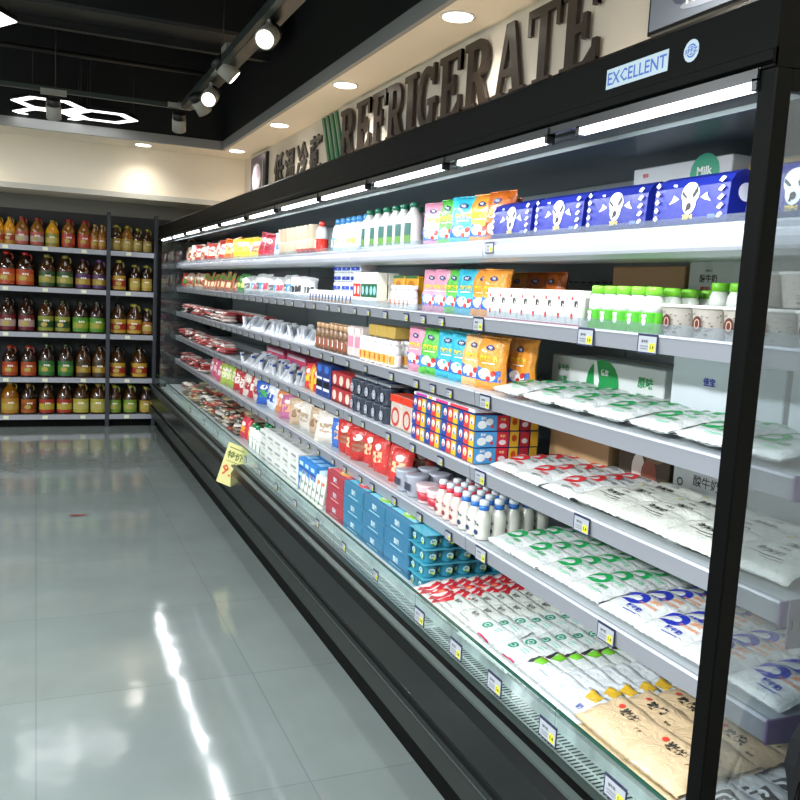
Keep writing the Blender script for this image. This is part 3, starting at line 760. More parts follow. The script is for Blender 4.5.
Q3 = dict(body='dark', lab='#c83820', lab2='#e8d040', cap='#504020', w=.15, h=.31)
Q4 = dict(body='dark', lab='#d8cc48', lab2='#e8e080', cap='#c8b040', w=.16, h=.32)
Q5 = dict(body='dark', lab='#90b838', lab2='#b8d060', cap='#c8d040', w=.14, h=.3)
oil(5, [(-.8, Q1, 'oil bottle with golden label'), (-.6, Q1, 'oil bottle with golden label'), (-.24, Q1, 'oil bottle with golden label'), (-.07, Q2, 'oil bottle with dark orange label'), (.1, Q3, 'oil bottle with red and yellow label'), (.27, Q3, 'oil bottle with red and yellow label'), (.43, Q4, 'oil bottle with pale yellow label'), (.6, Q4, 'oil bottle with pale yellow label'),
        (.76, Q5, 'oil bottle with light green label'), (.92, Q5, 'oil bottle with light green label'), (1.08, dict(Y2, w=.13), 'small yellow labelled bottle'), (1.25, Q4, 'pale labelled bottle behind fridge glass')])

# ================================================================== PRODUCTS
WH = '#d6dad8'; I = ink
GREEN = I('#13994e'); NAVY = I('#1f2fa8'); REDI = I('#cf1f2a'); BLK = I('#1b1b1b'); ORG = I('#e79a6c'); PALEG = I('#74c39a'); YEL = I('#e6cf3c')
# --- milk sachets lying in shingled rows
def birdmark(c, cx, cy, s):
    return [('arc', c, cx, cy, s*1.05, s*.9, 100, -95, s*.55), ('poly', c, [(cx-s*.2, cy+s*.88), (cx-s*.8, cy+s*.5), (cx-s*1.2, cy), (cx-s*1.45, cy-s*.45), (cx-s*.95, cy-s*.2), (cx-s*.5, cy+s*.1), (cx-s*.15, cy+s*.35)][::-1]),
            ('poly', c, [(cx-s*.1, cy-s*.88), (cx-s*.1, cy-s*.4), (cx-s*.55, cy-s*.55), (cx-s*.8, cy-s*.8)])]
def sachet(mark, t1, t2, seed, kind, w=.152, h=.135, t=.028):
    it = birdmark(mark, -w*.19, h*.14, .036)
    if kind == 'a': it += [('text', t1, '原味', w*.2, h*.24, .018, 1, .02), ('text', t1, '风味发酵乳', w*.18, h*.06, .012, 1, .01), ('text', t2, '酸牛奶', w*.08, -h*.18, .018, 1, .03), ('rect', t2, w*.1, -h*.32, .05, .003)]
    else: it += [('text', t1, '酸牛奶', w*.2, h*.22, .018, 1, .02), ('text', t2, '大酸奶', w*.14, -h*.1, .016, 1, .02), ('rect', t1, w*.12, -h*.28, .05, .003), ('rect', t1, w*.12, -h*.33, .04, .002)]
    return Proto('milk_sachet', pillow(w, h, t, film(WH), it, seed, F=FFL).mesh('milk_sachet'), 'milk sachet')
SG = [sachet(GREEN, PALEG, GREEN, i, 'b') for i in range(3)]
SB = [sachet(NAVY, ORG, NAVY, i+5, 'a') for i in range(3)]
SR = [sachet(REDI, I('#6a6a6a'), REDI, i+9, 'b') for i in range(3)]
def textbag(seed):
    w, h = .19, .15
    it = [('text', BLK, '老酸奶', -.01, .005, .024, 1, .02), ('text', BLK, '大牧场', .0, .035, .010, 1, .01), ('rect', BLK, .0, -.02, .09, .003), ('rect', BLK, .02, -.03, .06, .002), ('rect', I('#c8c070'), -.06, .04, .02, .008)]
    return Proto('yogurt_bag', pillow(w, h, .034, film('#d2d5cc'), it, seed, F=FFL, wr=.2).mesh('yogurt_bag'), 'yogurt bag')
TBg = [textbag(i+20) for i in range(3)]
def shingle(protos, desc, sh, ys, nd, x0, dx, tilt=-.19, jr=.05, group=None, z=.004, lift=0.0, n0=0):
    zb, sn = SH[sh]
    for i, y in enumerate(ys):
        for d in range(nd):
            lab = '%s, %s row from the left, %s, %s' % (desc, ordn(i+n0), 'in front' if d == 0 else ORD[d]+' deep', sn)
            protos[(i*3+d) % len(protos)].put((x0+d*dx+R.uniform(-.004, .004), y+R.uniform(-.006, .006), zb+z+lift*d), R.uniform(-jr, jr), lab, group or desc+' rows on '+sn, ry=tilt+R.uniform(-.02, .02))
def yspan(a, b_, n): return [a+(b_-a)*(i+.5)/n for i in range(n)]
# third shelf: green; fourth: red then black print; fifth: green then blue
shingle(SG, 'white milk sachet with green mark', 3, yspan(2.40, 1.22, 7), 5, 1.435, .068, z=.020)
shingle(SR, 'white sachet with red mark', 4, yspan(2.40, 1.93, 3), 5, 1.435, .068, z=.020)
shingle(TBg, 'white yogurt bag with black print', 4, yspan(1.92, 1.21, 4), 4, 1.445, .085, z=.024)
shingle(SG, 'white milk sachet with green mark', 5, yspan(2.37, 1.77, 4), 5, 1.435, .068, z=.020)
shingle(SB, 'white milk sachet with blue mark', 5, yspan(1.76, 1.17, 4), 5, 1.435, .068, z=.020)

# --- upright pouches (plain splash artwork in place of the cartoon)
def pouch(c, c2, seed, w=.135, h=.175, t=.045):
    it = [('poly', I(c2), [(-w*.42,-h*.36),(w*.42,-h*.36),(w*.42,-h*.12),(w*.1,-h*.2),(-w*.42,-h*.08)]), ('disc', I('#eef0f2'), -w*.1, -h*.22, w*.22, h*.11), ('disc', I('#eef0f2'), w*.16, -h*.27, w*.14, h*.07), ('disc', I('#c9332a'), w*.2, -h*.2, w*.09, h*.06), ('disc', I('#c9332a'), w*.06, -h*.3, w*.08, h*.05),
          ('text', I('#f0d23a'), '风味酸奶', 0, h*.08, .022, 1, .04), ('rect', I('#f4e8c8'), 0, -h*.01, w*.5, .004), ('disc', I('#24356e'), 0, h*.3, w*.15, h*.055), ('text', I('#ffffff'), '牛奶', 0, h*.3, .010, 1, .02)]
    return Proto('yogurt_pouch', pillow(w, h, t, film(c), it, seed, F=FUP, nx=10, ny=12, wr=.22, outline=.05, crimp=.03).mesh('yogurt_pouch'), 'pouch')
PK = pouch('#e79ab4', '#3a73c8', 31); PG = pouch('#5cc04a', '#3a86c8', 32); PB = pouch('#35b4cf', '#2c62b0', 33); PO = pouch('#ef9a35', '#2d6bc0', 34); PD = pouch('#c8651e', '#8a3a18', 35); PL = pouch('#f3b878', '#2d6bc0', 36)
def pouches(seq, sh, x0=1.43, sc=1, rz=.28, extra=''):
    zb, sn = SH[sh]; cnt = {}
    for y, p, col in seq:
        cnt[col] = cnt.get(col, 0)+1
        lab = 'upright %s yogurt pouch%s, %s%s' % (col, '' if sum(1 for s_ in seq if s_[2] == col) == 1 else ' (%s %s one from the left)' % (ordn(cnt[col]-1), col), extra, sn)
        p.put((x0+R.uniform(0, .012), y, zb+.002), rz+R.uniform(-.15, .15), lab, 'character style yogurt pouches on the '+sn if False else 'yogurt pouches on the '+sn, ry=R.uniform(.04, .1), sc=sc)
pouches([(3.08, PK, 'pink'), (2.93, PG, 'green'), (2.80, PB, 'turquoise'), (2.68, PO, 'orange'), (2.56, PD, 'rust brown')], 1, sc=.98)
pouches([(2.99, PB, 'turquoise'), (2.85, PO, 'orange'), (2.70, PD, 'rust brown')], 1, x0=1.53, sc=.95, extra='behind the front row, ')
pouches([(3.06, PK, 'pink'), (2.95, PK, 'pink'), (2.86, PG, 'green'), (2.75, PB, 'turquoise'), (2.64, PO, 'orange'), (2.55, PO, 'orange')], 2, sc=.92)
pouches([(2.80, PL, 'peach'), (2.69, PO, 'orange'), (2.57, PD, 'rust brown'), (2.45, PD, 'rust brown')], 2, x0=1.60, sc=.92, rz=.05, extra='behind the cartons, ')
pouches([(3.16, PK, 'pink'), (3.02, PG, 'green'), (2.88, PB, 'turquoise'), (2.76, PB, 'turquoise'), (2.66, PL, 'peach'), (2.54, PO, 'orange')], 3, sc=1.0)
pouches([(2.60, PO, 'orange'), (2.49, PO, 'orange')], 3, x0=1.52, sc=1.0, rz=.15, extra='at the right end, ')
pouches([(3.05, PG, 'green'), (2.92, PB, 'turquoise'), (2.8, PO, 'orange')], 3, x0=1.54, sc=.98, extra='behind the front row, ')

# --- white milk bottles with green caps
g = MB(FUP); g.lathe([(.033,0),(.036,.006),(.037,.10),(.034,.125),(.020,.150),(.015,.158),(.015,.166)], plas('#d9dcd8'), 16); mm = g.mesh('milk_bottle')
g = MB(FUP); g.lathe([(.018,.162),(.018,.180),(.016,.183)], plas('#1c6b50'), 12); kc = g.mesh('cap')
g = MB(FUP); vs = []; fs = []
for k in range(7):
    a = math.radians(50+80*k/6)
    for yy in (.016, .05, .1): vs.append((.0377*math.cos(a), yy, .0377*math.sin(a)))
for k in range(6):
    for q in range(2): fs.append((3*k+q, 3*k+q+1, 3*k+4+q, 3*k+3+q))
g.add(vs, fs[0::2], I('#4d7a2c')); g.add(vs, fs[1::2], I('#174c48'))
kl = g.mesh('label')
MILK = Proto('milk_bottle', mm, 'bottle', [('cap', kc), ('label', kl)])
for i, y in enumerate([3.72, 3.61, 3.51, 3.41, 3.32, 3.22]):
    MILK.put((1.41, y, SH[1][0]), R.uniform(-.1,.2), 'tall white milk bottle with green cap, %s from the left, top shelf' % ordn(i), 'white milk bottles on the top shelf', sc=1.0)
for i, y in enumerate([3.68, 3.52, 3.37]):
    MILK.put((1.50, y, SH[1][0]), R.uniform(-.1,.2), 'tall white milk bottle behind the front ones, %s from the left, top shelf' % ordn(i), 'white milk bottles on the top shelf, back row')

# --- blue wrapped multipacks with the cow face
def bluepack():
    w, h, d = .235, .115, .15; g = MB(FUP); fm_ = mat('blue_wrap', '#15227e', .35, bump=.15, bscale=25)
    prof = [(d/2, 0), (d/2, h*.72), (d/2-.012, h*.9), (d/2-.035, h), (-d/2+.02, h), (-d/2, h*.9), (-d/2, 0)]
    g.prism([(p[1], p[0]) for p in prof], -w/2, w/2, fm_, 'x')
    ws_ = I('#eceef4'); k = I('#14141c')
    it = [('disc', ws_, 0, .014, .028, .026), ('disc', ws_, 0, -.006, .021, .026), ('poly', ws_, [(-.034,.004),(-.048,-.002),(-.066,-.006),(-.056,.004),(-.052,.014)]), ('poly', ws_, [(.034,.004),(.052,.014),(.056,.004),(.066,-.006),(.048,-.002)]),
          ('poly', k, [(-.024,.022),(-.006,.006),(-.012,.004),(-.026,.014)]), ('poly', k, [(.022,.032),(.025,.018),(.012,.002),(.008,.012)]), ('disc', k, 0, -.014, .008, .008), ('disc', k, -.006, -.022, .003, .004), ('text', I('#d8c060'), 'ZEPG', 0, -.038, .011, 1, .05),
          ('text', ws_, '牛奶', -.05, .035, .007), ('rect', I('#5c70c0'), .075, -.04, .022, .009)]
    for q in range(5):
        yq = -.042+q*.019
        it.append(('poly', ws_, [(.088,yq),(.098,yq-.003),(.108,yq+.006),(.100,yq+.010),(.094,yq+.007)])); it.append(('poly', ws_, [(-.112,yq+.004),(-.104,yq-.002),(-.096,yq+.004),(-.104,yq+.012)]))
    draw(g, it, flat, Matrix.Translation((0, h*.46, d/2+.0002)))
    draw(g, [('disc', ws_, -.03, .01, .022, .02), ('disc', ws_, .03, -.02, .02, .02), ('disc', ws_, .03, .03, .014, .01)], flat, Matrix(((0,0,1,w/2),(0,1,0,h/2),(-1,0,0,0),(0,0,0,1))))
    return Proto('milk_multipack', g.mesh('milk_multipack'), 'milk pack')
BP_ = bluepack()
for i, (y, t) in enumerate([(2.34, 'leftmost of four'), (2.08, 'second of four from the left'), (1.82, 'third of four from the left'), (1.55, 'nearest the black post'), (1.26, 'seen through the end glass')]):
    BP_.put((1.425, y, SH[1][0]+.002), R.uniform(-.03,.03), 'royal blue wrapped milk multipack with white cow face, %s, top shelf' % t, 'blue cow milk multipacks', ry=.06)
for i, y in enumerate([2.3, 2.04, 1.78, 1.5]):
    BP_.put((1.585, y, SH[1][0]+.002), 0, 'blue milk multipack behind the front ones, %s from the left, top shelf' % ordn(i), 'blue cow milk multipacks, back row')

# --- shipping cartons behind
def carton(sh, y0, y1, h, m, front, label, x=1.68, d=.2, side=(), z=0, rz=0, flip=False):
    w = y0-y1
    g = boxprod(w-.006, h, d, m, front=front, side=side, bev=.003)
    g.box(-w/2+.003, w/2-.003, h, h+.0006, -.018, .018, mat('packing_tape', '#b9a888', .3))
    o = g.build('shipping_carton'); o.location = (x+d/2, (y0+y1)/2, SH[sh][0]+z); o.rotation_euler.z = rz
    tag(o, label, 'carton')
CW = card('#c9ced2'); CB = card('#a98660'); CB2 = card('#8f7452')
carton(1, 2.12, 1.72, .215, CW, [('disc', I('#2a9c78'), .1, .07, .055, .05), ('text', I('#e8f4ee'), 'Milk', .1, .075, .022, 1.1, .03), ('text', REDI, '佳宝', -.14, .085, .012)], 'white carton with green Milk disc behind the blue packs', x=1.63, d=.16)
carton(1, 1.70, 1.2, .19, card('#b99a52'), [('rect', I('#c8c4b8'), 0, -.06, .46, .06), ('rect', I('#d8cfa8'), .0, .06, .3, .03)], 'gold and white carton behind the end glass, top shelf', x=1.66, d=.16)
carton(2, 2.22, 1.89, .185, CB, [], 'plain brown cardboard box at the back of second shelf', x=1.66)
carton(2, 1.88, 1.50, .20, CW, [('text', BLK, '酸牛奶', -.11, .05, .022, 1, .02), ('text', BLK, 'JIABAO', -.11, .07, .008), ('text', REDI, '原味', -.12, .02, .018)], 'white carton with black Chinese print behind the bowls, second shelf', x=1.66)
carton(2, 1.49, 1.15, .20, CW, [], 'white carton at the right end, second shelf, seen through glass', x=1.66)
carton(3, 2.52, 1.93, .13, card('#d5dad9'), [('disc', I('#12914a'), .0, -.005, .085, .075), ('poly', I('#e4eae6'), [(-.03,-.05),(-.015,.0),(-.035,.06),(-.05,.06),(-.04,-.03)][::-1]), ('disc', I('#e4eae6'), .035, -.05, .022, .022), ('text', I('#e8f4ee'), '佳宝', .01, .03, .02, 1, .04),
       ('text', GREEN, '原味', .21, .02, .034, 1, .02), ('text', GREEN, '酸牛奶', .21, -.025, .024), ('text', GREEN, '酸牛奶', -.22, .025, .022), ('text', GREEN, '谷富', -.22, -.015, .026)], 'white carton with big green disc and Chinese print, third shelf', x=1.66)
carton(3, 1.84, 1.45, .19, card('#ccd4da'), [('text', NAVY, '佳宝', -.05, .03, .022, 1, .03), ('text', NAVY, '佳宝', -.09, -.07, .022, 1, .03)], 'white carton with small blue print behind the sachets, third shelf', x=1.60, d=.24)
carton(3, 1.44, 1.16, .19, card('#ccd4da'), [('text', NAVY, '酸牛奶', .0, .055, .03), ('text', ORG, '原味', .0, .01, .03), ('text', NAVY, '佳宝', -.02, -.065, .026)], 'white carton with blue and orange print, behind end glass', x=1.60, d=.24)
carton(4, 2.50, 2.16, .20, CB, [], 'plain brown box behind the red marked sachets, fourth shelf', x=1.66, d=.2, side=[('rect', CB2, 0, .0, .17, .17), ('text', I('#5a4630'), '牛奶', 0, .03, .04)])
carton(4, 2.14, 1.90, .18, card('#4a3a2c'), [('disc', I('#e2ddd4'), -.02, -.02, .03, .05), ('disc', I('#8a4a38'), .03, -.03, .035, .05), ('disc', I('#7a6248'), .05, .04, .05, .03)], 'dark brown carton printed with a cow, fourth shelf', x=1.68)
carton(4, 1.89, 1.62, .17, card('#c8cdd0'), [('text', I('#3a3a3a'), '酸牛奶', 0, .005, .032, 1, .01), ('rect', I('#9a8a60'), -.02, .05, .1, .008), ('arc', BLK, -.1, -.01, .012, .012, 0, 360, .004), ('arc', BLK, .1, .05, .012, .012, 0, 360, .004)], 'white carton with grey Chinese print, fourth shelf', x=1.68)
carton(4, 1.61, 1.15, .17, card('#c6cdd4'), [('rect', NAVY, 0, .07, .44, .008), ('text', I('#3f5aa8'), '牛奶', .05, .03, .03)], 'white carton with blue stripe, fourth shelf', x=1.68)
carton(5, 2.46, 2.1, .15, CW, [('text', BLK, '佳宝', -.05, .04, .016), ('rect', I('#a01c20'), .03, .02, .25, .035), ('disc', I('#c8c020'), .08, .02, .02, .03)], 'white carton with dark red band, fifth shelf', x=1.76, d=.14)
carton(5, 2.08, 1.72, .16, CW, [('text', BLK, '酸奶大王', -.08, .045, .018), ('text', REDI, '原味酸', -.08, .015, .022)], 'white carton with black and red print, fifth shelf', x=1.76, d=.14)
carton(5, 1.71, 1.45, .17, card('#7fc522'), [('poly', I('#cf202a'), [(-.13,-.08),(-.13,.08),(.0,.08),(-.02,-.08)]), ('text', I('#f4f4f4'), '酸牛奶', -.07, 0, .016), ('disc', I('#d8dce4'), .11, -.02, .03, .03)], 'red and bright green carton, fifth shelf', x=1.76, d=.14)
carton(5, 1.44, 1.15, .17, CB, [('rect', I('#caa018'), -.09, .0, .1, .14), ('text', I('#f4efe0'), '牛奶', -.09, .01, .022)], 'brown cardboard carton with ochre panel, fifth shelf', x=1.76, d=.14)
carton(6, 2.28, 1.92, .215, CW, [('disc', I('#29a07c'), -.05, .03, .05, .045), ('text', I('#e8f4ee'), 'Milk', -.05, .035, .02), ('text', REDI, '佳宝', .12, -.05, .012)], 'white carton with teal disc at the back of bottom deck', x=1.74, d=.15)
carton(6, 1.90, 1.52, .215, CW, [('text', GREEN, '原味', -.12, -.02, .034), ('text', GREEN, '酸牛奶', -.12, .03, .022), ('disc', I('#12914a'), .12, -.01, .085, .1), ('disc', I('#e4eae6'), .15, .02, .018, .022)], 'white carton with green print and disc behind the beige bags, bottom deck', x=1.74, d=.15)
carton(6, 1.50, 1.15, .215, CW, [('text', GREEN, '原味', -.1, .0, .036), ('text', GREEN, '酸牛奶', -.1, .05, .024), ('disc', I('#12914a'), .12, -.02, .075, .09)], 'white carton with green print, seen through the end glass, bottom deck', x=1.74, d=.15)

# --- white cartons with red print in clear wrap
g = boxprod(.066, .10, .05, card('#dcd8d4'), front=[('text', BLK, '奶', .006, .012, .02, 1, .03), ('disc', REDI, -.012, -.022, .006, .009), ('text', REDI, '酸', -.012, .028, .011), ('rect', I('#cfcac6'), .024, 0, .006, .08)], side=[('rect', I('#9a9a96'), 0, 0, .03, .06)], top=[('rect', I('#b8b8b4'), 0, 0, .05, .008)], bev=.002)
g.box(-.033, .033, 0, .006, .0252, .0262, I('#c84a68'))
CR = Proto('milk_carton', g.mesh('milk_carton'), 'milk carton')
row(CR, 'small white milk carton with red and black print', 2, 2.47, 1.94, .067, x0=1.385, depth=2, dx=.052, jr=0, jy=0, group='white milk cartons on the second shelf')
# --- green capped yogurt drink bottles
def drinkbottle(body, cap, label, h=.115, r=.026, capw=.021, mark=None, neck='#e6e8e4'):
    g = MB(FUP); g.lathe([(r*.9,0),(r,.004),(r,h*.46)], plas(body), 14); g.lathe([(r,h*.46),(r*.97,h*.6),(r*.9,h*.72),(r*.72,h*.8),(r*.66,h*.84)], plas(neck), 14)
    me = g.mesh('drink_bottle'); g = MB(FUP); g.lathe([(capw,h*.82),(capw,h*.98),(capw*.9,h)], plas(cap), 14); k = [('cap', g.mesh('cap'))]
    g = MB(FUP); vs = []; fs = []
    for q in range(9):
        a = math.radians(30+120*q/8); vs += [(r*1.01*math.cos(a), h*.1, r*1.01*math.sin(a)), (r*1.01*math.cos(a), h*.44, r*1.01*math.sin(a))]
    for q in range(8): fs.append((2*q, 2*q+1, 2*q+3, 2*q+2))
    g.add(vs, fs, plas(label)); draw(g, [('disc', I(mark or '#f0f0f0'), 0, h*.26, r*.28, h*.09), ('text', I(mark or '#f0f0f0'), '酸奶', 0, h*.38, h*.08)], flat, Matrix.Translation((0,0,r*1.02)))
    k.append(('label', g.mesh('label'))); return Proto('drink_bottle', me, 'bottle', k)
DG = drinkbottle('#5cb832', '#7ed038', '#47a528')
row(DG, 'yogurt drink bottle, lime cap and green label', 2, 1.93, 1.66, .056, x0=1.39, depth=4, dx=.058, group='lime capped yogurt drinks')
row(DG, 'lime capped bottle behind the bowls', 2, 1.64, 1.42, .058, x0=1.53, depth=2, dx=.058, z=.018, group='lime capped yogurt drinks, back right')
# --- patterned bowls
g = MB(FUP); g.lathe([(.034,0),(.036,.004),(.045,.066),(.047,.070)], card('#b5aea4'), 20)
R3 = random.Random(3)
for _ in range(46):
    a = math.radians(R3.uniform(15, 165)); yy = R3.uniform(.008, .062); r = .0365+.0095*yy/.068
    T = Matrix.Translation((r*math.cos(a), yy, r*math.sin(a))) @ Matrix.Rotation(PI/2-a, 4, 'Y')
    draw(g, [('rect', I('#6d635a'), 0, 0, R3.uniform(.002,.006), R3.uniform(.0015,.003))], flat, T, eps=.0009)
BW0 = MB(FUP); BW0.v = list(g.v); BW0.f = list(g.f); BW0.m = list(g.m); BW0.mats = list(g.mats); BW0.sm = list(g.sm)
draw(g, [('disc', I('#4d211c'), 0, 0, .014, .018), ('arc', I('#c8a890'), 0, 0, .008, .011, 0, 360, .002), ('text', I('#3c3430'), '果粒', .03, -.022, .006)], flat, Matrix.Translation((0, .034, .0435)))
ml = g.mesh('yogurt_bowl'); m0 = BW0.mesh('yogurt_bowl')
g = MB(FUP); g.lathe([(.049,.068),(.050,.070),(.050,.074),(.044,.076)], plas('#d5d2cc'), 20); lid = g.mesh('lid')
BOW = Proto('yogurt_bowl', ml, 'yogurt bowl', [('lid', lid)]); BO2 = Proto('yogurt_bowl', m0, 'yogurt bowl', [('lid', lid)])
row(BOW, 'speckled yogurt bowl with brown mark', 2, 1.65, 1.16, .102, x0=1.405, group='speckled bowls, lower row')
row(BO2, 'speckled yogurt bowl stacked on top', 2, 1.45, 1.17, .102, x0=1.46, z=.079, group='speckled bowls, upper row')
row(BO2, 'speckled yogurt bowl under the stacked one', 2, 1.50, 1.17, .102, x0=1.512, z=0, group='speckled bowls, back row')

# --- third shelf small goods
BB = drinkbottle('#6a4a34', '#c9a27a', '#8a4a30', h=.135, r=.026, neck='#7a5a40')
row(BB, 'small brown drink bottle with tan label', 3, 4.36, 3.86, .07, x0=1.39, depth=2, dx=.07)
WB = drinkbottle('#e8e4dc', '#efefec', '#e0a048', h=.11, r=.025, mark='#c86a20')
row(WB, 'white drink bottle with orange label', 3, 3.66, 3.25, .058, x0=1.385, depth=2, dx=.06)
g = boxprod(.09, .145, .06, film('#d9c9c4'), front=[('rect', I('#c98aa0'), 0, .0, .07, .05), ('rect', I('#e8e0da'), 0, .05, .08, .03)], bev=.01)
row(Proto('milk_pack', g.mesh('milk_pack'), 'pack'), 'pale pink and clear wrapped pack', 3, 3.84, 3.66, .095, x0=1.40)
g = boxprod(.10, .05, .08, card('#b99a4a'), top=[('rect', I('#8a6a30'), 0, 0, .06, .05)], bev=.004)
row(Proto('snack_box', g.mesh('snack_box'), 'box'), 'small gold box on the white bottles', 3, 3.62, 3.3, .11, x0=1.43, z=.115, depth=1)
# --- second shelf, middle
for l in range(3):
    for i in range(3):
        g_ = 'blue and white stacked milk packs'
        if l == 0 and i == 0:
            g = boxprod(.12, .044, .09, film('#e6e9ee'), front=[('rect', I('#1f3fae'), 0, -.006, .112, .017), ('text', I('#e8ecf4'), '牛奶', 0, -.006, .010)], top=[('rect', I('#c8ccd4'), 0, 0, .1, .05)], bev=.006); MPK = Proto('milk_pack', g.mesh('milk_pack'), 'milk pack')
        MPK.put((1.415+.03, 4.12-i*.13, SH[2][0]+.062+l*.046), R.uniform(-.03,.03), 'white milk pack with blue band, %s from left, %s of stack' % (ordn(i), ('lowest','middle','top')[l]), g_)
def cut(mb): return mb
g = pillow(.055, .085, .03, film('#e7e7e6'), [('rect', I('#3a3c78'), 0, -.01, .014, .045), ('disc', I('#d88a30'), 0, -.032, .012, .008)], 41, nx=6, ny=6)
LP = Proto('yogurt_sachet', g.mesh('yogurt_sachet'), 'sachet')
row(LP, 'leaning white sachet with dark stripe', 2, 4.5, 3.80, .052, x0=1.375, rz=.5, ry=.1, sc=.7, depth=1)
g = boxprod(.12, .062, .09, film('#e6e9ee'), bev=.004); MB0 = Proto('milk_pack', g.mesh('milk_pack'), 'milk pack')
row(MB0, 'plain white milk pack under the blue banded ones', 2, 4.2, 3.8, .13, x0=1.455)
g = boxprod(.05, .12, .05, card('#dfe2dc'), front=[('rect', I('#c63628'), 0, -.02, .05, .06), ('disc', I('#eceae4'), 0, -.02, .012, .02)], top=[('rect', I('#c63628'), 0, 0, .04, .04)], bev=.002)
J1 = Proto('juice_carton', g.mesh('juice_carton'), 'carton')
g = boxprod(.05, .12, .05, card('#dfe2dc'), front=[('rect', I('#1f5c38'), 0, -.02, .05, .06), ('disc', I('#8cc0d8'), 0, -.02, .016, .02)], top=[('rect', I('#1f7c48'), 0, 0, .04, .04)], bev=.002)
J2 = Proto('juice_carton', g.mesh('juice_carton'), 'carton')
row(J1, 'small white carton with red panel', 2, 3.78, 3.68, .052, x0=1.39, depth=2, dx=.055, z=.03)
row(J2, 'small white carton with dark green panel', 2, 3.67, 3.48, .052, x0=1.39, depth=2, dx=.055, z=.03)
g = boxprod(.1, .03, .12, film('#dcdcda'), bev=.003)
row(Proto('flat_pack', g.mesh('flat_pack'), 'pack'), 'flat white pack under the small cartons', 2, 3.78, 3.48, .1, x0=1.42)
g = boxprod(.125, .14, .05, film('#e3a421'), front=[('disc', I('#b87010'), 0, .02, .035, .03), ('rect', I('#f0cf50'), 0, -.05, .1, .02), ('rect', I('#1f6c40'), 0, .064, .12, .01)], top=[('rect', I('#1f8048'), 0, 0, .12, .04)], bev=.006)
row(Proto('biscuit_pack', g.mesh('biscuit_pack'), 'pack'), 'bright yellow pack with green top edge', 2, 3.46, 3.19, .135, x0=1.455)
row(drinkbottle('#ecebe8', '#f0efec', '#e9dfd6', h=.098, r=.022, mark='#d8562a'), 'small white bottle with orange figure', 2, 3.34, 3.12, .048, x0=1.39)

# --- top shelf, left part
def bag(c, c2, seed, w=.15, h=.17, t=.05, art=None):
    it = [('rect', I(c2), 0, -h*.05, w*.62, h*.3), ('disc', I(art or '#f0e8d8'), 0, h*.22, w*.22, h*.1)]
    return pillow(w, h, t, film(c), it, seed, nx=8, ny=8, wr=.25).mesh('snack_bag')
def bagp(c, c2, seed, name='snack_bag', **k):
    p = Proto(name, bag(c, c2, seed, **k), 'bag'); p.loose = True; return p
row([bagp('#8c2a28', '#d8c0a8', 51), bagp('#c8b8a0', '#9a4a34', 52), bagp('#b83a30', '#e8d8b8', 53)], 'red and cream snack bag', 1, 8.95, 6.95, .125, x0=1.43, rz=.45, group='red and cream snack bags')
row([bagp('#a84030', '#e0c8a8', 91), bagp('#cbbca6', '#7a3a2c', 92)], 'red and cream snack bag behind', 1, 8.9, 7.0, .2, x0=1.56, rz=.3, z=.01, group='red and cream snack bags, back')
row(bagp('#dd6a1e', '#f0b060', 54, h=.18), 'orange snack bag', 1, 6.93, 6.5, .14, x0=1.43, rz=.4)
row([bagp('#e5cf3a', '#b8a018', 55, w=.26, h=.165), bagp('#e9d84c', '#c03828', 56, w=.26, h=.165)], 'wide yellow snack bag', 1, 6.48, 5.84, .3, x0=1.42, rz=.3)
row(bagp('#b3263c', '#8a1830', 57, w=.14, h=.17), 'crimson snack bag', 1, 5.82, 5.54, .14, x0=1.43, rz=.3)
row(bagp('#dcdfe6', '#3a70b8', 58, w=.15, h=.16), 'white snack bag with blue panel', 1, 5.52, 5.2, .15, x0=1.43, rz=.3)
g = MB(FUP); g.lathe([(.03,0),(.033,.003),(.042,.07),(.044,.073),(.044,.078)], card('#cbbba4'), 14); g.lathe([(.0335,.006),(.0395,.052)], I('#b03a34'), 14)
CU = Proto('yogurt_cup', g.mesh('yogurt_cup'), 'cup'); g = MB(FUP); g.lathe([(.03,0),(.033,.003),(.042,.07),(.044,.078)], card('#bcab94'), 14); CU2 = Proto('yogurt_cup', g.mesh('yogurt_cup'), 'cup')
row(CU2, 'beige yogurt cup', 1, 5.18, 4.82, .092, x0=1.40, layers=2, dz=.08)
row(CU, 'beige yogurt cup with red band', 1, 4.80, 4.46, .085, x0=1.40, layers=1)
row(CU2, 'beige yogurt cup stacked on a red banded one', 1, 4.80, 4.46, .085, x0=1.40, z=.08)
row(drinkbottle('#d8382c', '#d8382c', '#c8281c', h=.17, r=.034, capw=.018), 'tall red drink bottle with red cap', 1, 4.44, 4.36, .08, x0=1.40)
row(drinkbottle('#bcd6ea', '#3f8ccc', '#4aa0d8', h=.18, r=.036, capw=.022), 'tall blue capped drink bottle', 1, 4.34, 3.84, .082, x0=1.46)
row(bagp('#cfe0f0', '#e8a040', 59, w=.12, h=.13, name='milk_bag'), 'light blue milk bag in front of the blue capped bottles', 1, 4.18, 3.84, .115, x0=1.39, rz=.1)

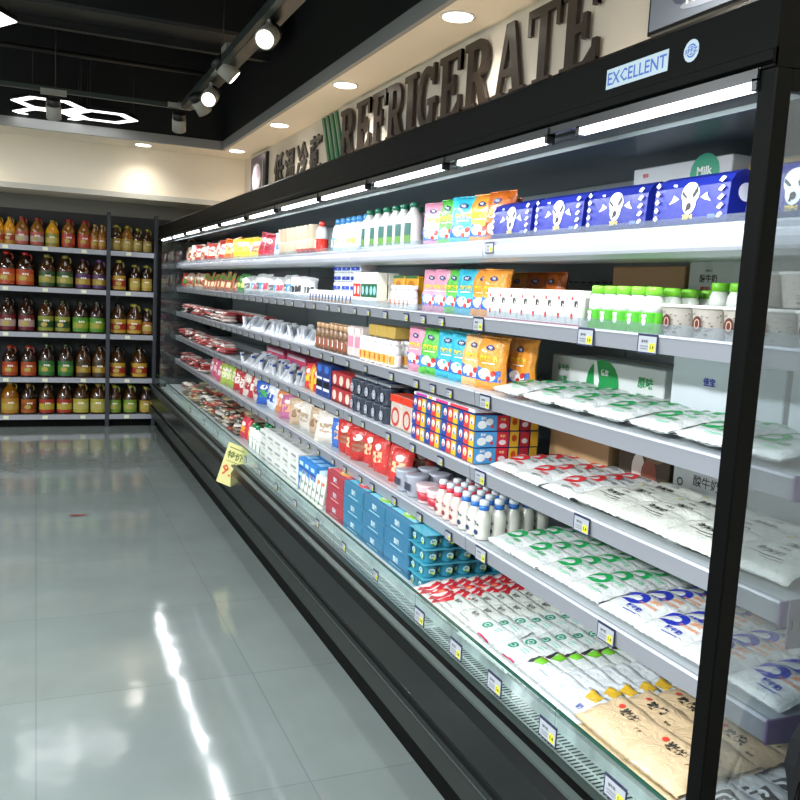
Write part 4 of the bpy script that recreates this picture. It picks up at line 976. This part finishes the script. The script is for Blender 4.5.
# --- second shelf, left part
row([bagp('#a83428', '#3c8c3c', 61, h=.15), bagp('#c8b49a', '#8c3028', 62, h=.15)], 'red and green snack bag', 2, 8.95, 7.95, .13, x0=1.42, rz=.4)
g = pillow(.05, .17, .02, film('#b8794a'), [('rect', I('#8a3a28'), 0, -.02, .03, .06), ('rect', I('#5ca83c'), 0, .06, .04, .025)], 63, nx=5, ny=8)
SPK = Proto('sausage_pack', g.mesh('sausage_pack'), 'sausage pack'); SPK.loose = True
g = pillow(.05, .15, .022, film('#a8583c'), [('rect', I('#d8c09a'), 0, -.01, .03, .05), ('rect', I('#4c8c34'), 0, .05, .04, .03)], 64, nx=5, ny=8); SP2 = Proto('sausage_pack', g.mesh('sausage_pack'), 'sausage pack'); SP2.loose = True
row([SPK, SP2, SP2], 'tan sausage pack with green top, leaning', 2, 7.9, 6.6, .075, x0=1.40, rz=.4, sc=.95, ry=.12)
row(bagp('#3c8c40', '#c8d070', 64, h=.15, w=.13), 'dark green snack bag', 2, 6.55, 6.2, .13, x0=1.42, rz=.3)
row([bagp('#c4c8c8', '#6a6a6c', 65, h=.14, w=.11), bagp('#c6c9cb', '#4a90c0', 66, h=.14, w=.11), bagp('#cac8c8', '#c84860', 67, h=.14, w=.11)], 'white sachet pack with small print', 2, 6.15, 4.95, .105, x0=1.41, rz=.35, group='white printed sachet packs, second shelf')
row(bagp('#d8d8da', '#2c2c30', 68, h=.13, w=.08, t=.03), 'silver white sachet standing on edge', 2, 4.93, 4.55, .06, x0=1.40, rz=.6)

# --- vacuum packed meats in piles
def meat(c, c2, seed): return Proto('meat_pack', pillow(.15, .12, .032, film(c), [('rect', I(c2), 0, 0, .07, .1), ('rect', I('#e8dcd4'), .05, 0, .02, .1)], seed, F=FFL, nx=6, ny=6, wr=.3).mesh('meat_pack'), 'meat pack')
MT = [meat('#a83a3c', '#d8b8b0', 71), meat('#d8c8c0', '#9a2c30', 72), meat('#3c2420', '#c8402c', 73), meat('#c85a58', '#f0e4e0', 74)]
def pile(protos, desc, sh, ya, yb, py, nl, x0=1.42, nd=2, dx=.13, dz=.026, tilt=.0, grp=None, sc=1):
    zb, sn = SH[sh]; n = max(1, int(round((ya-yb)/py)))
    for i in range(n):
        for d in range(nd):
            for l in range(nl):
                lab = '%s, stack %d from left, %s, %s, %s' % (desc, i+1, 'front' if d == 0 else 'back', ('bottom' if l == 0 else 'top' if l == nl-1 else ordn(l)+' layer'), sn)
                protos[R.randrange(len(protos))].put((x0+d*dx+R.uniform(-.01,.01), ya-(i+.5)*(ya-yb)/n+R.uniform(-.02,.02), zb+.003+l*dz), R.uniform(-.35,.35), lab, grp or desc+' on the '+sn, ry=tilt, sc=sc)
pile(MT, 'red vacuum packed meat', 3, 8.9, 6.7, .17, 3, nd=1)
pile(MT, 'red vacuum packed meat', 4, 8.9, 6.7, .17, 3, nd=1)
pile(MT, 'red vacuum packed meat', 5, 8.9, 7.6, .17, 3, nd=1)
pile(MT[:1]+MT[3:], 'rosy vacuum packed meat', 3, 7.4, 6.1, .17, 3, nd=1, x0=1.56)
g = pillow(.04, .15, .018, film('#c8cace'), [('rect', I('#9aa4b4'), 0, .0, .014, .08)], 75, nx=5, ny=7)
g2 = pillow(.04, .15, .018, film('#c2c6cc'), [('rect', I('#2c4890'), 0, .03, .03, .03)], 76, nx=5, ny=7)
ST = [Proto('milk_stick', g.mesh('milk_stick'), 'sachet')]; ST2 = [Proto('milk_stick', g2.mesh('milk_stick'), 'sachet'), ST[0]]
for q in ST2: q.loose = True
row(ST, 'slim silver white milk sachet leaning', 3, 6.2, 4.45, .05, x0=1.385, depth=2, dx=.08, rz=.9, ry=.75, jr=.25, sc=.85, group='slim white milk sachets')
row(ST2, 'slim white sachet with blue print leaning', 4, 6.1, 4.65, .052, x0=1.385, depth=2, dx=.08, rz=.9, ry=.75, jr=.25, sc=.85, group='slim blue printed sachets')
g = boxprod(.5, .11, .1, card('#c8486c'), front=[('rect', I('#e8d4dc'), 0, .035, .46, .02), ('disc', I('#2c50a8'), -.1, -.01, .03, .02)], bev=.003)
row(Proto('gift_box', g.mesh('gift_box'), 'box'), 'long pink box behind the sachets', 4, 6.35, 5.25, .52, x0=1.66, z=.0)
row([bagp('#d8382c', '#f0c040', 77, w=.1, h=.15), bagp('#e8b030', '#c03020', 78, w=.1, h=.15)], 'red and yellow snack bag', 4, 4.62, 4.36, .1, x0=1.41)
g = boxprod(.11, .17, .08, card('#233a78'), front=[('rect', I('#0f1120'), 0, -.02, .1, .03), ('rect', I('#dfe4ee'), 0, -.045, .09, .014), ('rect', I('#dfe4ee'), 0, .01, .09, .012), ('disc', I('#3d70c8'), 0, .06, .035, .02)], bev=.003)
row(Proto('milk_box', g.mesh('milk_box'), 'box'), 'tall dark blue box with white stripes', 4, 4.34, 4.1, .115, x0=1.42)
g = boxprod(.10, .075, .08, card('#a52c30'), front=[('disc', I('#e0c8b8'), 0, 0, .028, .025), ('rect', I('#5c1418'), 0, -.03, .09, .01)], bev=.004)
row(Proto('yogurt_box', g.mesh('yogurt_box'), 'box'), 'dark red box with pale disc', 4, 4.08, 3.78, .105, x0=1.42, layers=2, dz=.078)
g = MB(FUP); g.lathe([(.03,0),(.032,.003),(.041,.068),(.043,.07),(.043,.075)], plas('#3c4250'), 14); draw(g, [('disc', I('#b8bcc8'), 0, .035, .02, .02), ('arc', I('#20242c'), 0, .035, .014, .014, 0, 360, .004)], flat, Matrix.Translation((0,0,.038)))
CS = Proto('yogurt_cup', g.mesh('yogurt_cup'), 'cup')
row(CS, 'dark grey yogurt cup with silver disc', 4, 3.77, 3.30, .09, x0=1.40, layers=2, dz=.078, depth=2, dx=.09)
g = boxprod(.14, .012, .1, mat('silver_tray', '#b8c0c8', .2, metal=.6), top=[('disc', I('#24409a'), 0, 0, .03, .03)], bev=.003)
row(Proto('flat_pack', g.mesh('flat_pack'), 'pack'), 'silver flat pack on the grey cups', 4, 3.75, 3.30, .15, x0=1.43, z=.158)
g = boxprod(.11, .14, .09, film('#c8b8ac'), front=[('arc', I('#b83028'), 0, -.02, .04, .04, 0, 360, .012), ('rect', I('#d83820'), 0, .055, .11, .03)], top=[('rect', I('#d84428'), 0, 0, .1, .08)], bev=.01)
row(Proto('snack_pack', g.mesh('snack_pack'), 'pack'), 'clear pack with red top and red ring', 4, 3.28, 3.04, .115, x0=1.42)

# --- cartoon free multi-colour yogurt boxes, three layers
def cuboxes():
    f = []; cols = ['#2a3f8c', '#c83838', '#e0a828', '#3c6ab0']
    for j in range(3): f += [('rect', I(cols[(j) % 4]), -.042+.042*j, 0, .038, .05), ('disc', I('#e8e4dc'), -.042+.042*j, .004, .012, .014), ('disc', I(cols[(j+1) % 4]), -.042+.042*j, -.002, .006, .007)]
    sd = [('rect', I('#4f9ed6'), -.085, 0, .085, .052), ('disc', I('#f2f4f6'), -.10, -.006, .018, .014), ('disc', I('#f2f4f6'), -.072, .004, .014, .012), ('disc', I('#d83c34'), -.062, -.012, .006, .006), ('text', I('#ffffff'), '酸奶', -.095, .017, .010), ('rect', I('#d42c3c'), -.02, 0, .045, .052), ('disc', I('#f4dce0'), -.02, -.010, .014, .009), ('text', I('#ffe9a0'), '牛奶', -.02, .012, .010), ('rect', I('#e8b42c'), .025, 0, .035, .052), ('disc', I('#c84818'), .025, .004, .01, .012),
          ('rect', I('#c4283a'), .066, 0, .036, .052), ('disc', I('#f2e4e4'), .066, -.006, .012, .009), ('rect', I('#e8b42c'), .104, 0, .03, .052)]
    return Proto('yogurt_multipack', boxprod(.13, .055, .25, card('#2b3c7c'), front=f, side=sd, top=[('rect', I('#c8344c'), 0, 0, .11, .2), ('disc', I('#efe0e4'), 0, .04, .03, .04)], bev=.002).mesh('yogurt_multipack'), 'yogurt multipack')
CBX = cuboxes()
row(CBX, 'colourful yogurt cup box', 4, 3.02, 2.49, .133, x0=1.485, layers=3, dz=.0565, jr=.01, group='colourful yogurt boxes on the fourth shelf')
g = boxprod(.5, .012, .12, card('#e8e4ea'), front=[('rect', I('#b03c9c'), -.18, 0, .1, .01), ('rect', I('#e0b030'), -.1, 0, .03, .01), ('rect', I('#c83888'), 0, 0, .1, .01), ('rect', I('#d83848'), .14, 0, .14, .01)], bev=.001)
o = Proto('flat_pack', g.mesh('flat_pack'), 'pack').put((1.42, 2.76, SH[4][0]+.172), 0, 'thin white and violet tray lying on the colourful yogurt boxes')

# --- fifth shelf
row([bagp('#d87890', '#f0d8dc', 81), bagp('#c85a78', '#f0c8d0', 82)], 'pink snack bag', 5, 7.55, 6.95, .14, x0=1.43, rz=.4)
row(bagp('#a8bc50', '#e8ecc0', 83), 'yellow green snack bag', 5, 6.93, 6.5, .14, x0=1.43, rz=.4)
row([bagp('#b8343c', '#f0e4dc', 84), bagp('#d8ccc4', '#a83038', 85)], 'red and white snack bag', 5, 6.48, 5.78, .115, x0=1.43, rz=.4)
row([bagp('#2c5cb4', '#48a050', 86, w=.18), bagp('#d4dce8', '#2448a0', 87, w=.18)], 'blue and white snack bag', 5, 5.76, 5.36, .2, x0=1.43, rz=.4)
row([bagp('#d88858', '#e8b8a8', 88, w=.2), bagp('#b86a90', '#e8a878', 89, w=.2)], 'orange and violet snack bag', 5, 5.34, 4.9, .2, x0=1.43, rz=.4)
row([bagp('#bfa68c', '#8c6a50', 101, w=.2), bagp('#d6cec4', '#b09880', 102, w=.2)], 'beige bag of snacks', 5, 4.88, 4.16, .18, x0=1.43, rz=.4)
row(bagp('#3468b8', '#c8a888', 103), 'blue topped bag', 5, 4.14, 4.0, .14, x0=1.43, rz=.3)
row([bagp('#b82c28', '#8c5038', 104, w=.13), bagp('#c83430', '#d8b890', 105, w=.13)], 'bright red bag of snacks', 5, 3.98, 3.22, .1, x0=1.43, rz=.4)
row([bagp('#b83c34', '#d8b898', 106, w=.13)], 'red bag of snacks behind', 5, 3.9, 3.25, .13, x0=1.55, rz=.3)
g = MB(FUP); g.lathe([(.034,0),(.038,.004),(.046,.075),(.048,.08),(.048,.088),(.04,.09)], plas('#a8acb8'), 16); draw(g, [('rect', I('#3a3e50'), 0, .04, .05, .03)], flat, Matrix.Translation((0,0,.043)))
row(Proto('yogurt_cup', g.mesh('yogurt_cup'), 'cup'), 'grey tub with dark label', 5, 3.2, 2.99, .1, x0=1.41, depth=2, dx=.1)
g = MB(FUP); g.lathe([(.034,0),(.038,.004),(.046,.06),(.048,.065),(.048,.072),(.04,.074)], plas('#e0c4c8'), 16); g.lathe([(.0385,.008),(.0445,.045)], plas('#b83040'), 16)
row(Proto('yogurt_cup', g.mesh('yogurt_cup'), 'cup'), 'pink lidded tub with red band', 5, 2.98, 2.80, .095, x0=1.41, depth=2, dx=.1, layers=1)
def smoothie(cap, lab_, mark):
    h = .135; r = .027; g = MB(FUP)
    g.lathe([(r*.9,0),(r,.005),(r,.02),(r*.95,.03),(r,.045),(r,.07),(r*.85,.085),(r*.6,.098),(r*.55,.104)], plas(lab_), 14)
    me = g.mesh('drink_bottle'); g = MB(FUP); g.lathe([(r*.66,.1),(r*.66,.116)], plas(cap), 12); k = [('cap', g.mesh('cap'))]
    g = MB(FUP); g.lathe([(r*.62,.116),(r*.6,.132),(r*.4,h)], CLEAR2, 12); k.append(('overcap', g.mesh('overcap')))
    g = MB(FUP); draw(g, [('text', I(mark), 'Yo', 0, .055, .016, 1.2, .04), ('disc', I(mark), 0, .025, .012, .009)], flat, Matrix.Translation((0,0,r*1.005))); k.append(('label', g.mesh('label')))
    return Proto('drink_bottle', me, 'bottle', k)
CLEAR2 = plas('#dfe6ec')
row(smoothie('#d83a50', '#d8c2ba', '#8a3a34'), 'drink bottle with red collar', 5, 2.79, 2.60, .062, x0=1.385, depth=5, dx=.057, group='red collared drink bottles')
row(smoothie('#2f72c4', '#d3d3c8', '#2c3c60'), 'drink bottle with blue collar', 5, 2.60, 2.41, .062, x0=1.385, depth=5, dx=.057, group='blue collared drink bottles')

# --- bottom deck
D6 = 1.33
row(drinkbottle('#2c8450', '#e4e8e4', '#1c7444', h=.16, r=.04, capw=.024), 'green drink bottle with white cap', 6, 8.3, 7.5, .12, x0=1.55, depth=1)
DK = [Proto('snack_pack', pillow(.15, .12, .03, film(c), [('rect', I(c2), 0, 0, .09, .04)], sd, F=FFL, nx=6, ny=6, wr=.3).mesh('snack_pack'), 'pack') for c, c2, sd in (('#cfcac0', '#5c4438', 111), ('#8c8070', '#c83c30', 112), ('#3c3830', '#c8c0a8', 113), ('#c8b890', '#4c7c40', 114), ('#a84838', '#e8d8c8', 115))]
pile(DK, 'mixed flat snack pack', 6, 8.4, 5.95, .16, 4, x0=1.37, nd=2, dx=.16, dz=.028)
row([bagp('#c83048', '#e8a040', 116, w=.15, h=.16), bagp('#d85838', '#e8c060', 117, w=.15, h=.14)], 'raspberry red bag', 6, 5.95, 5.45, .15, x0=1.36, rz=.3)
row(drinkbottle('#e4e8e2', '#1c7a4c', '#dfe6de', h=.17, r=.04, capw=.02, mark='#2c8a50'), 'white bottle with green cap', 6, 5.55, 5.15, .085, x0=1.34, depth=2, dx=.085, n=4)
g = boxprod(.17, .062, .12, card('#d6d8d4'), front=[('rect', I('#8c9490'), 0, .01, .1, .012), ('rect', I('#b0b4a0'), .03, -.012, .06, .008)], side=[('rect', I('#2c302e'), 0, 0, .05, .02)], top=[('rect', I('#b4b8b4'), 0, 0, .12, .03)], bev=.002)
row(Proto('milk_carton_pack', g.mesh('milk_carton_pack'), 'milk carton'), 'white milk carton pack', 6, 5.2, 4.35, .172, x0=1.36, layers=3, dz=.063, jr=.03, depth=2, dx=.125)
g = boxprod(.10, .06, .12, card('#2f7cc4'), front=[('rect', I('#bcdcf0'), 0, .005, .06, .02), ('rect', I('#1c4c9c'), 0, -.018, .09, .01)], side=[('rect', I('#c8e4f4'), 0, 0, .08, .03)], top=[('rect', I('#8cc4ec'), 0, 0, .07, .06)], bev=.002)
row(Proto('milk_carton_pack', g.mesh('milk_carton_pack'), 'milk carton'), 'bright blue milk carton pack', 6, 4.33, 4.03, .103, x0=1.36, layers=3, dz=.061, jr=.03)
row(Proto('milk_carton_pack', bpy.data.meshes['milk_carton_pack'], 'milk carton'), 'white carton pack behind the leaning ones', 6, 4.02, 3.84, .175, x0=1.42, layers=3, dz=.063)
g = boxprod(.055, .15, .04, card('#dcdcd4'), front=[('rect', I('#4c8c6c'), -.012, 0, .008, .12), ('disc', I('#d87030'), .006, .045, .012, .01), ('text', I('#4c5450'), '牛奶', .006, -.01, .018)], side=[('rect', I('#a8aca4'), 0, 0, .02, .1)], bev=.002)
row(Proto('milk_carton', g.mesh('milk_carton'), 'milk carton'), 'tall slim milk carton leaning', 6, 4.28, 3.88, .066, x0=1.315-.01, rz=.1, ry=.14, jr=.08)
def longbox(c, top, art):
    return Proto('yogurt_multipack', boxprod(.25, .072, .3, card(c), front=[('rect', I('#1d5e7c' if c[1] == '3' else '#8c2830'), .118, 0, .01, .05), ('text', I('#cfe4ea'), '酸奶', 0, .005, .024, 1, .01), ('rect', I('#9cc8d4' if c[1] == '3' else '#e0b0a8'), 0, -.02, .12, .004)],
          side=[('rect', I('#1d4e5c'), 0, 0, .27, .05)], top=[('rect', I(top), 0, .0, .23, .26), ('disc', I(art), .02, -.09, .06, .04), ('disc', I('#e8f0e8'), -.01, -.09, .03, .02)], bev=.002).mesh('yogurt_multipack'), 'yogurt multipack')
LR = longbox('#9c3440', '#d8606c', '#e8b050'); LB = longbox('#33718f', '#5cb0cc', '#d85058'); LG = longbox('#336c8c', '#7cc4d8', '#90c850')
row(LR, 'red yogurt box', 6, 3.84, 3.60, .26, x0=1.45, layers=3, dz=.0735, jr=.01)
row(LB, 'teal yogurt box with red fruit', 6, 3.59, 3.35, .26, x0=1.45, layers=3, dz=.0735, jr=.01)
row(LG, 'teal yogurt box with lime fruit', 6, 3.34, 2.84, .26, x0=1.45, layers=3, dz=.0735, jr=.01)
g = MB(FUP); g.lathe([(.021,0),(.023,.003),(.026,.040),(.029,.042),(.029,.0445)], plas('#3a8ba4'), 14)
m_ = g; 
draw(g, [('disc', I('#a9d4d2'), 0, .023, .012, .009), ('rect', I('#3c8a50'), .001, .014, .016, .006), ('text', I('#1c5c78'), '酸奶', 0, .024, .006), ('disc', I('#c8d060'), .006, .017, .005, .004)], flat, Matrix(((0,0,1,.0255),(0,1,0,0),(-1,0,0,0),(0,0,0,1))))
draw(g, [('disc', I('#a9d4d2'), 0, .023, .012, .009), ('rect', I('#3c8a50'), .001, .014, .016, .006), ('text', I('#1c5c78'), '酸奶', 0, .024, .006), ('disc', I('#c8d060'), .006, .017, .005, .004)], flat, Matrix.Translation((0,0,.0255)))
TC = Proto('yogurt_cup', g.mesh('yogurt_cup'), 'cup')
zb, sn = SH[6]
for l in range(4):
    for r_ in range(2):
        for c_ in range(6):
            TC.put((1.325+c_*.0705, 2.79-r_*.071, zb+l*.0555), 0, 'turquoise yogurt cup, column %d, %s from bottom, %s row, deck' % (c_+1, ordn(l), 'near' if r_ else 'far'), 'turquoise yogurt cups on the bottom deck', sc=1.16)
    g = MB(); g.box(1.288, 1.715, 2.68, 2.83, zb+l*.0555+.0520, zb+l*.0555+.0535, plas('#4aa5bb')); o = g.build('cup_tray')
    tag(o, 'thin turquoise sheet on the yogurt cups, %s layer from the bottom' % ordn(l), 'tray', 'turquoise sheets between the cups')
row([bagp('#3c8cb0', '#e0c850', 118, w=.12, h=.16)], 'teal pouch behind the red bags', 6, 2.64, 2.42, .12, x0=1.70)
# shingled bags on the deck: rows run back from the glass
def lay(c, items, seed, w=.15, h=.13, t=.03, name='yogurt_bag', seal=None): return Proto(name, pillow(w, h, t, film(c), items, seed, F=FFL, wr=.28, sealm=seal, nx=9, ny=9).mesh(name), 'bag')
RB = [lay('#d8ccc8', [('arc', I('#b3202c'), -.02, 0, .05, .052, -80, 80, .02), ('arc', I('#b3202c'), -.05, 0, .05, .05, -75, 75, .018), ('disc', I('#b3202c'), .045, .0, .02, .04), ('disc', I('#d87858'), .045, .01, .010, .012)], 121+i, h=.11) for i in range(2)]
CLB = [lay('#c9cec6', [('text', I('#50504c'), '酸奶', .0, .02, .018), ('rect', I('#9a9c94'), 0, -.02, .07, .004)], 124+i, h=.12) for i in range(2)]
GB = [lay('#cdd4d1', [('arc', I('#1a8a68'), -.02, .02, .018, .018, 0, 360, .007), ('disc', I('#1a8a68'), -.02, .02, .006, .006), ('rect', I('#d03060'), .03, -.03, .06, .007), ('rect', I('#6cb8a0'), .035, .02, .03, .003), ('rect', I('#6cb8a0'), .035, .03, .03, .003)], 127+i, w=.15) for i in range(2)]
LGB = [lay('#cbd1cf', [('poly', I('#6cb82c'), [(-.05,.055),(-.005,.055),(.0,.02),(-.03,.01)][::-1]), ('poly', I('#2c2c28'), [(-.065,.055),(-.052,.055),(-.032,.01),(-.05,.0)][::-1]), ('rect', I('#c83040'), -.03, .05, .03, .006), ('rect', I('#8a98a0'), .03, .0, .04, .004)], 130+i, h=.12) for i in range(2)]
PLB = [lay('#ccd2d5', [('rect', I('#a8b4c0'), .02, .0, .06, .003)], 133+i, h=.12) for i in range(2)]
GOB = [lay('#c6cbcf', [('poly', I('#c8a228'), [(-.05,.05),(.0,.052),(.01,.018),(-.035,.015)][::-1]), ('rect', I('#4c4844'), -.01, .058, .12, .008), ('text', I('#4858a0'), '奶', -.01, -.02, .02)], 136+i, h=.12) for i in range(2)]
BEI = [lay('#cdb48f', [('text', BLK, '炭烧', .0, .02, .030, 1, .03), ('disc', I('#c83c2c'), -.045, .03, .009, .009), ('text', BLK, '酸奶', .06, .0, .010)], 139+i, w=.2, h=.15, t=.036) for i in range(3)]
DKB = [lay('#cfd2d2', [('poly', I('#4a4844'), [(-.05,-.04),(.02,-.05),(.04,.03),(-.02,.045)]), ('arc', I('#e8e8e8'), 0, 0, .025, .03, 40, 280, .008), ('text', BLK, '奶', .05, .0, .02), ('disc', I('#a03048'), -.03, -.02, .008, .008)], 143+i, w=.17, h=.15) for i in range(3)]
X6 = 1.30
shingle(RB, 'red and white yogurt bag', 6, yspan(2.66, 2.46, 2), 6, X6, .055, z=.024, tilt=-.24)
shingle(CLB, 'clear milky yogurt bag', 6, yspan(2.50, 2.28, 2), 6, X6, .055, z=.026, tilt=-.25)
shingle(GB, 'white bag with green ring and pink bar', 6, yspan(2.29, 1.99, 2), 6, X6, .058, z=.026, tilt=-.24)
shingle(LGB, 'white bag with lime corner', 6, [1.93], 6, X6+.005, .058, z=.026, tilt=-.25)
shingle(PLB, 'plain white yogurt bag', 6, [1.81], 7, X6+.005, .05, z=.028, tilt=-.28)
shingle(GOB, 'white bag with gold corner', 6, [1.70], 6, X6+.01, .058, z=.03, tilt=-.25)
shingle(BEI, 'beige yogurt bag with black characters', 6, [1.56, 1.395], 4, X6+.01, .09, z=.058, tilt=-.17)
shingle(BEI, 'lower beige yogurt bag', 6, [1.56, 1.38], 3, X6+.012, .12, z=.018, tilt=-.0)
shingle(DKB, 'white bag with dark printed picture', 6, [1.235], 5, X6+.02, .085, z=.035, tilt=-.22)

# --- price tags
def tagproto(w=.075, h=.05):
    g = MB(FUP); g.box(-w/2, w/2, 0, h, -.001, .001, I('#232744'))
    draw(g, [('rect', I('#9da1a8'), .001, -.001, w-.007, h-.010), ('rect', I('#c9c832'), w*.26, -h*.16, w*.3, h*.42), ('text', I('#3c4048'), '酸牛奶', -w*.12, h*.12, h*.16), ('text', BLK, '5.8', w*.26, -h*.15, h*.2), ('rect', I('#70747c'), -w*.14, -h*.12, w*.4, h*.05), ('rect', I('#70747c'), -w*.14, -h*.25, w*.35, h*.05)], flat, Matrix.Translation((0, h/2, .001)))
    return Proto('price_tag', g.mesh('price_tag'), 'price tag')
TG = tagproto(); TS = tagproto(.05, .036)
for i, y in enumerate([2.36, 2.10, 1.87, 1.61, 1.35]):
    TG.put((1.128, y, .502), 0, 'price tag on the low glass front, %s from the left of the near five' % ordn(i), 'price tags on the glass front')
for i, y in enumerate([2.75, 3.1, 3.45, 3.8, 4.15, 4.5, 4.85, 5.7, 6.2, 6.8]):
    TS.put((1.130, y, .515), 0, 'small price tag on the glass front farther back, %s from the right' % ordn(i), 'far price tags on the glass front')
tagys = {2: [1.63, 1.88, 2.48, 2.76, 2.92, 3.08, 3.3], 3: [2.40, 2.66, 2.80, 2.95, 3.2], 4: [1.83, 2.40, 2.7, 2.95, 3.2], 5: [1.69, 2.36, 2.6, 2.85, 3.1, 3.35]}
for sh, ys in tagys.items():
    zt = {2: 1.437, 3: 1.190, 4: .940, 5: .692}[sh]
    for i, y in enumerate(ys):
        (TG if y < 2.5 else TS).put((1.337, y, zt), 0, 'price tag on the %s rail, %s from the right' % (SH[sh][1], ordn(i)), 'near price tags on the %s rail' % SH[sh][1], sc=.95)
    y = 3.5; i = 0
    while y < 8.8:
        TS.put((1.338, y, zt+.004), 0, 'small price tag in the far part of the %s rail, %s from the right' % (SH[sh][1], ordn(i)), 'far price tags on the %s rail' % SH[sh][1], sc=.8); y += .19+R.uniform(-.03, .05); i += 1
TG.put((1.333, 2.43, 1.69), 0, 'price tag at the joint of the white top shelf rail', sc=.7)
# yellow sale card hanging at the glass
g = MB(FUP); g.box(-.065, .065, 0, .26, -.0015, .0015, card('#cfc986'))
draw(g, [('text', I('#5a6a30'), '特价', 0, .06, .05, 1, .02), ('text', I('#c8502c'), '9.9', 0, -.04, .07, 1, .02), ('rect', I('#6a7838'), 0, .02, .09, .004), ('rect', I('#6a7838'), 0, .105, .1, .006)], flat, Matrix.Translation((0, .13, .0016)))
o = g.build('sale_card'); o.location = (1.06, 5.05, .335); o.rotation_euler = (.3, 0, 1.0); tag(o, 'yellow sale card with red number hanging over the glass front', 'sign')
# violet printed bag end on the fourth shelf and the dark hanging strap at the right edge
g = MB(); g.box(1.342, 1.62, 1.150, 1.153, .90, 1.0, mat('violet_end_sheet', '#7d7088', .5))
draw(g, [('text', BLK, '3', .004, .0, .022, .8, .03), ('arc', I('#b83a30'), .045, -.002, .022, .03, 90, 270, .008), ('disc', I('#6a2c20'), .06, .0, .025, .028)], flat, Matrix(((1,0,0,1.347),(0,0,-1,1.1495),(0,1,0,.95),(0,0,0,1))))
o = g.build('end_sheet'); tag(o, 'greyish violet sheet with a 3 and red marks at the fourth shelf end', 'sign')
g = MB(); g.prism([(1.35,.30),(1.55,.30),(1.55,.86),(1.40,.83),(1.36,.80),(1.325,.75),(1.315,.70),(1.325,.67),(1.342,.60)], 1.075, 1.10, mat('navy_cloth', '#03070c', .9, bump=.4, bscale=20)); g.tube([(1.335,1.075,.67),(1.322,1.07,.63),(1.30,1.07,.58)], .004, BLACK, 6); g.tube([(1.345,1.075,.65),(1.335,1.07,.60),(1.325,1.07,.55)], .004, BLACK, 6); g.tube([(1.5,1.09,.85),(1.58,1.11,1.4),(1.6,1.13,1.93)], .005, BLACK, 6)
o = g.build('hanging_cloth'); tag(o, 'dark navy cloth with cords hanging at the right edge before the end glass', 'cloth')
g = MB(); g.add([(-.06,0,.001),(-.02,-.015,.004),(.03,-.01,.001),(.06,.01,.004),(.02,.02,.001),(-.03,.018,.003)], [(0,1,5),(1,4,5),(1,2,4),(2,3,4)], mat('red_scrap', '#7a1a18', .5)); o = g.build('wrapper_scrap'); o.location = (.25, 5.75, .002); tag(o, 'small crumpled red scrap lying on the grey tile floor', 'litter')

# ================================================================== LIGHT, CAMERA
w = bpy.data.worlds.new('World'); scene.world = w; w.use_nodes = True
w.node_tree.nodes['Background'].inputs[0].default_value = (.6, .7, .75, 1); w.node_tree.nodes['Background'].inputs[1].default_value = .0
f = 850.; hx = Vector((1, -.054, 0)); Yv = Vector((36-400, 127, -f)).normalized()
Z = hx.cross(Yv).normalized(); Z = Z if Z.y > 0 else -Z
X = Yv.cross(Z)
Rm = Matrix((X, Yv, Z))
cam = bpy.data.cameras.new('Camera'); cam.sensor_width = 36; cam.lens = f/800*36; cam.clip_start = .02
co = link('Camera', cam); co.matrix_world = Matrix.Translation((0,0,1.55)) @ Rm.to_4x4()
scene.camera = co
vs_ = scene.view_settings; vs_.view_transform = 'Standard'; vs_.look = 'None'; vs_.gamma = 1; vs_.use_curve_mapping = False; vs_.exposure = .5
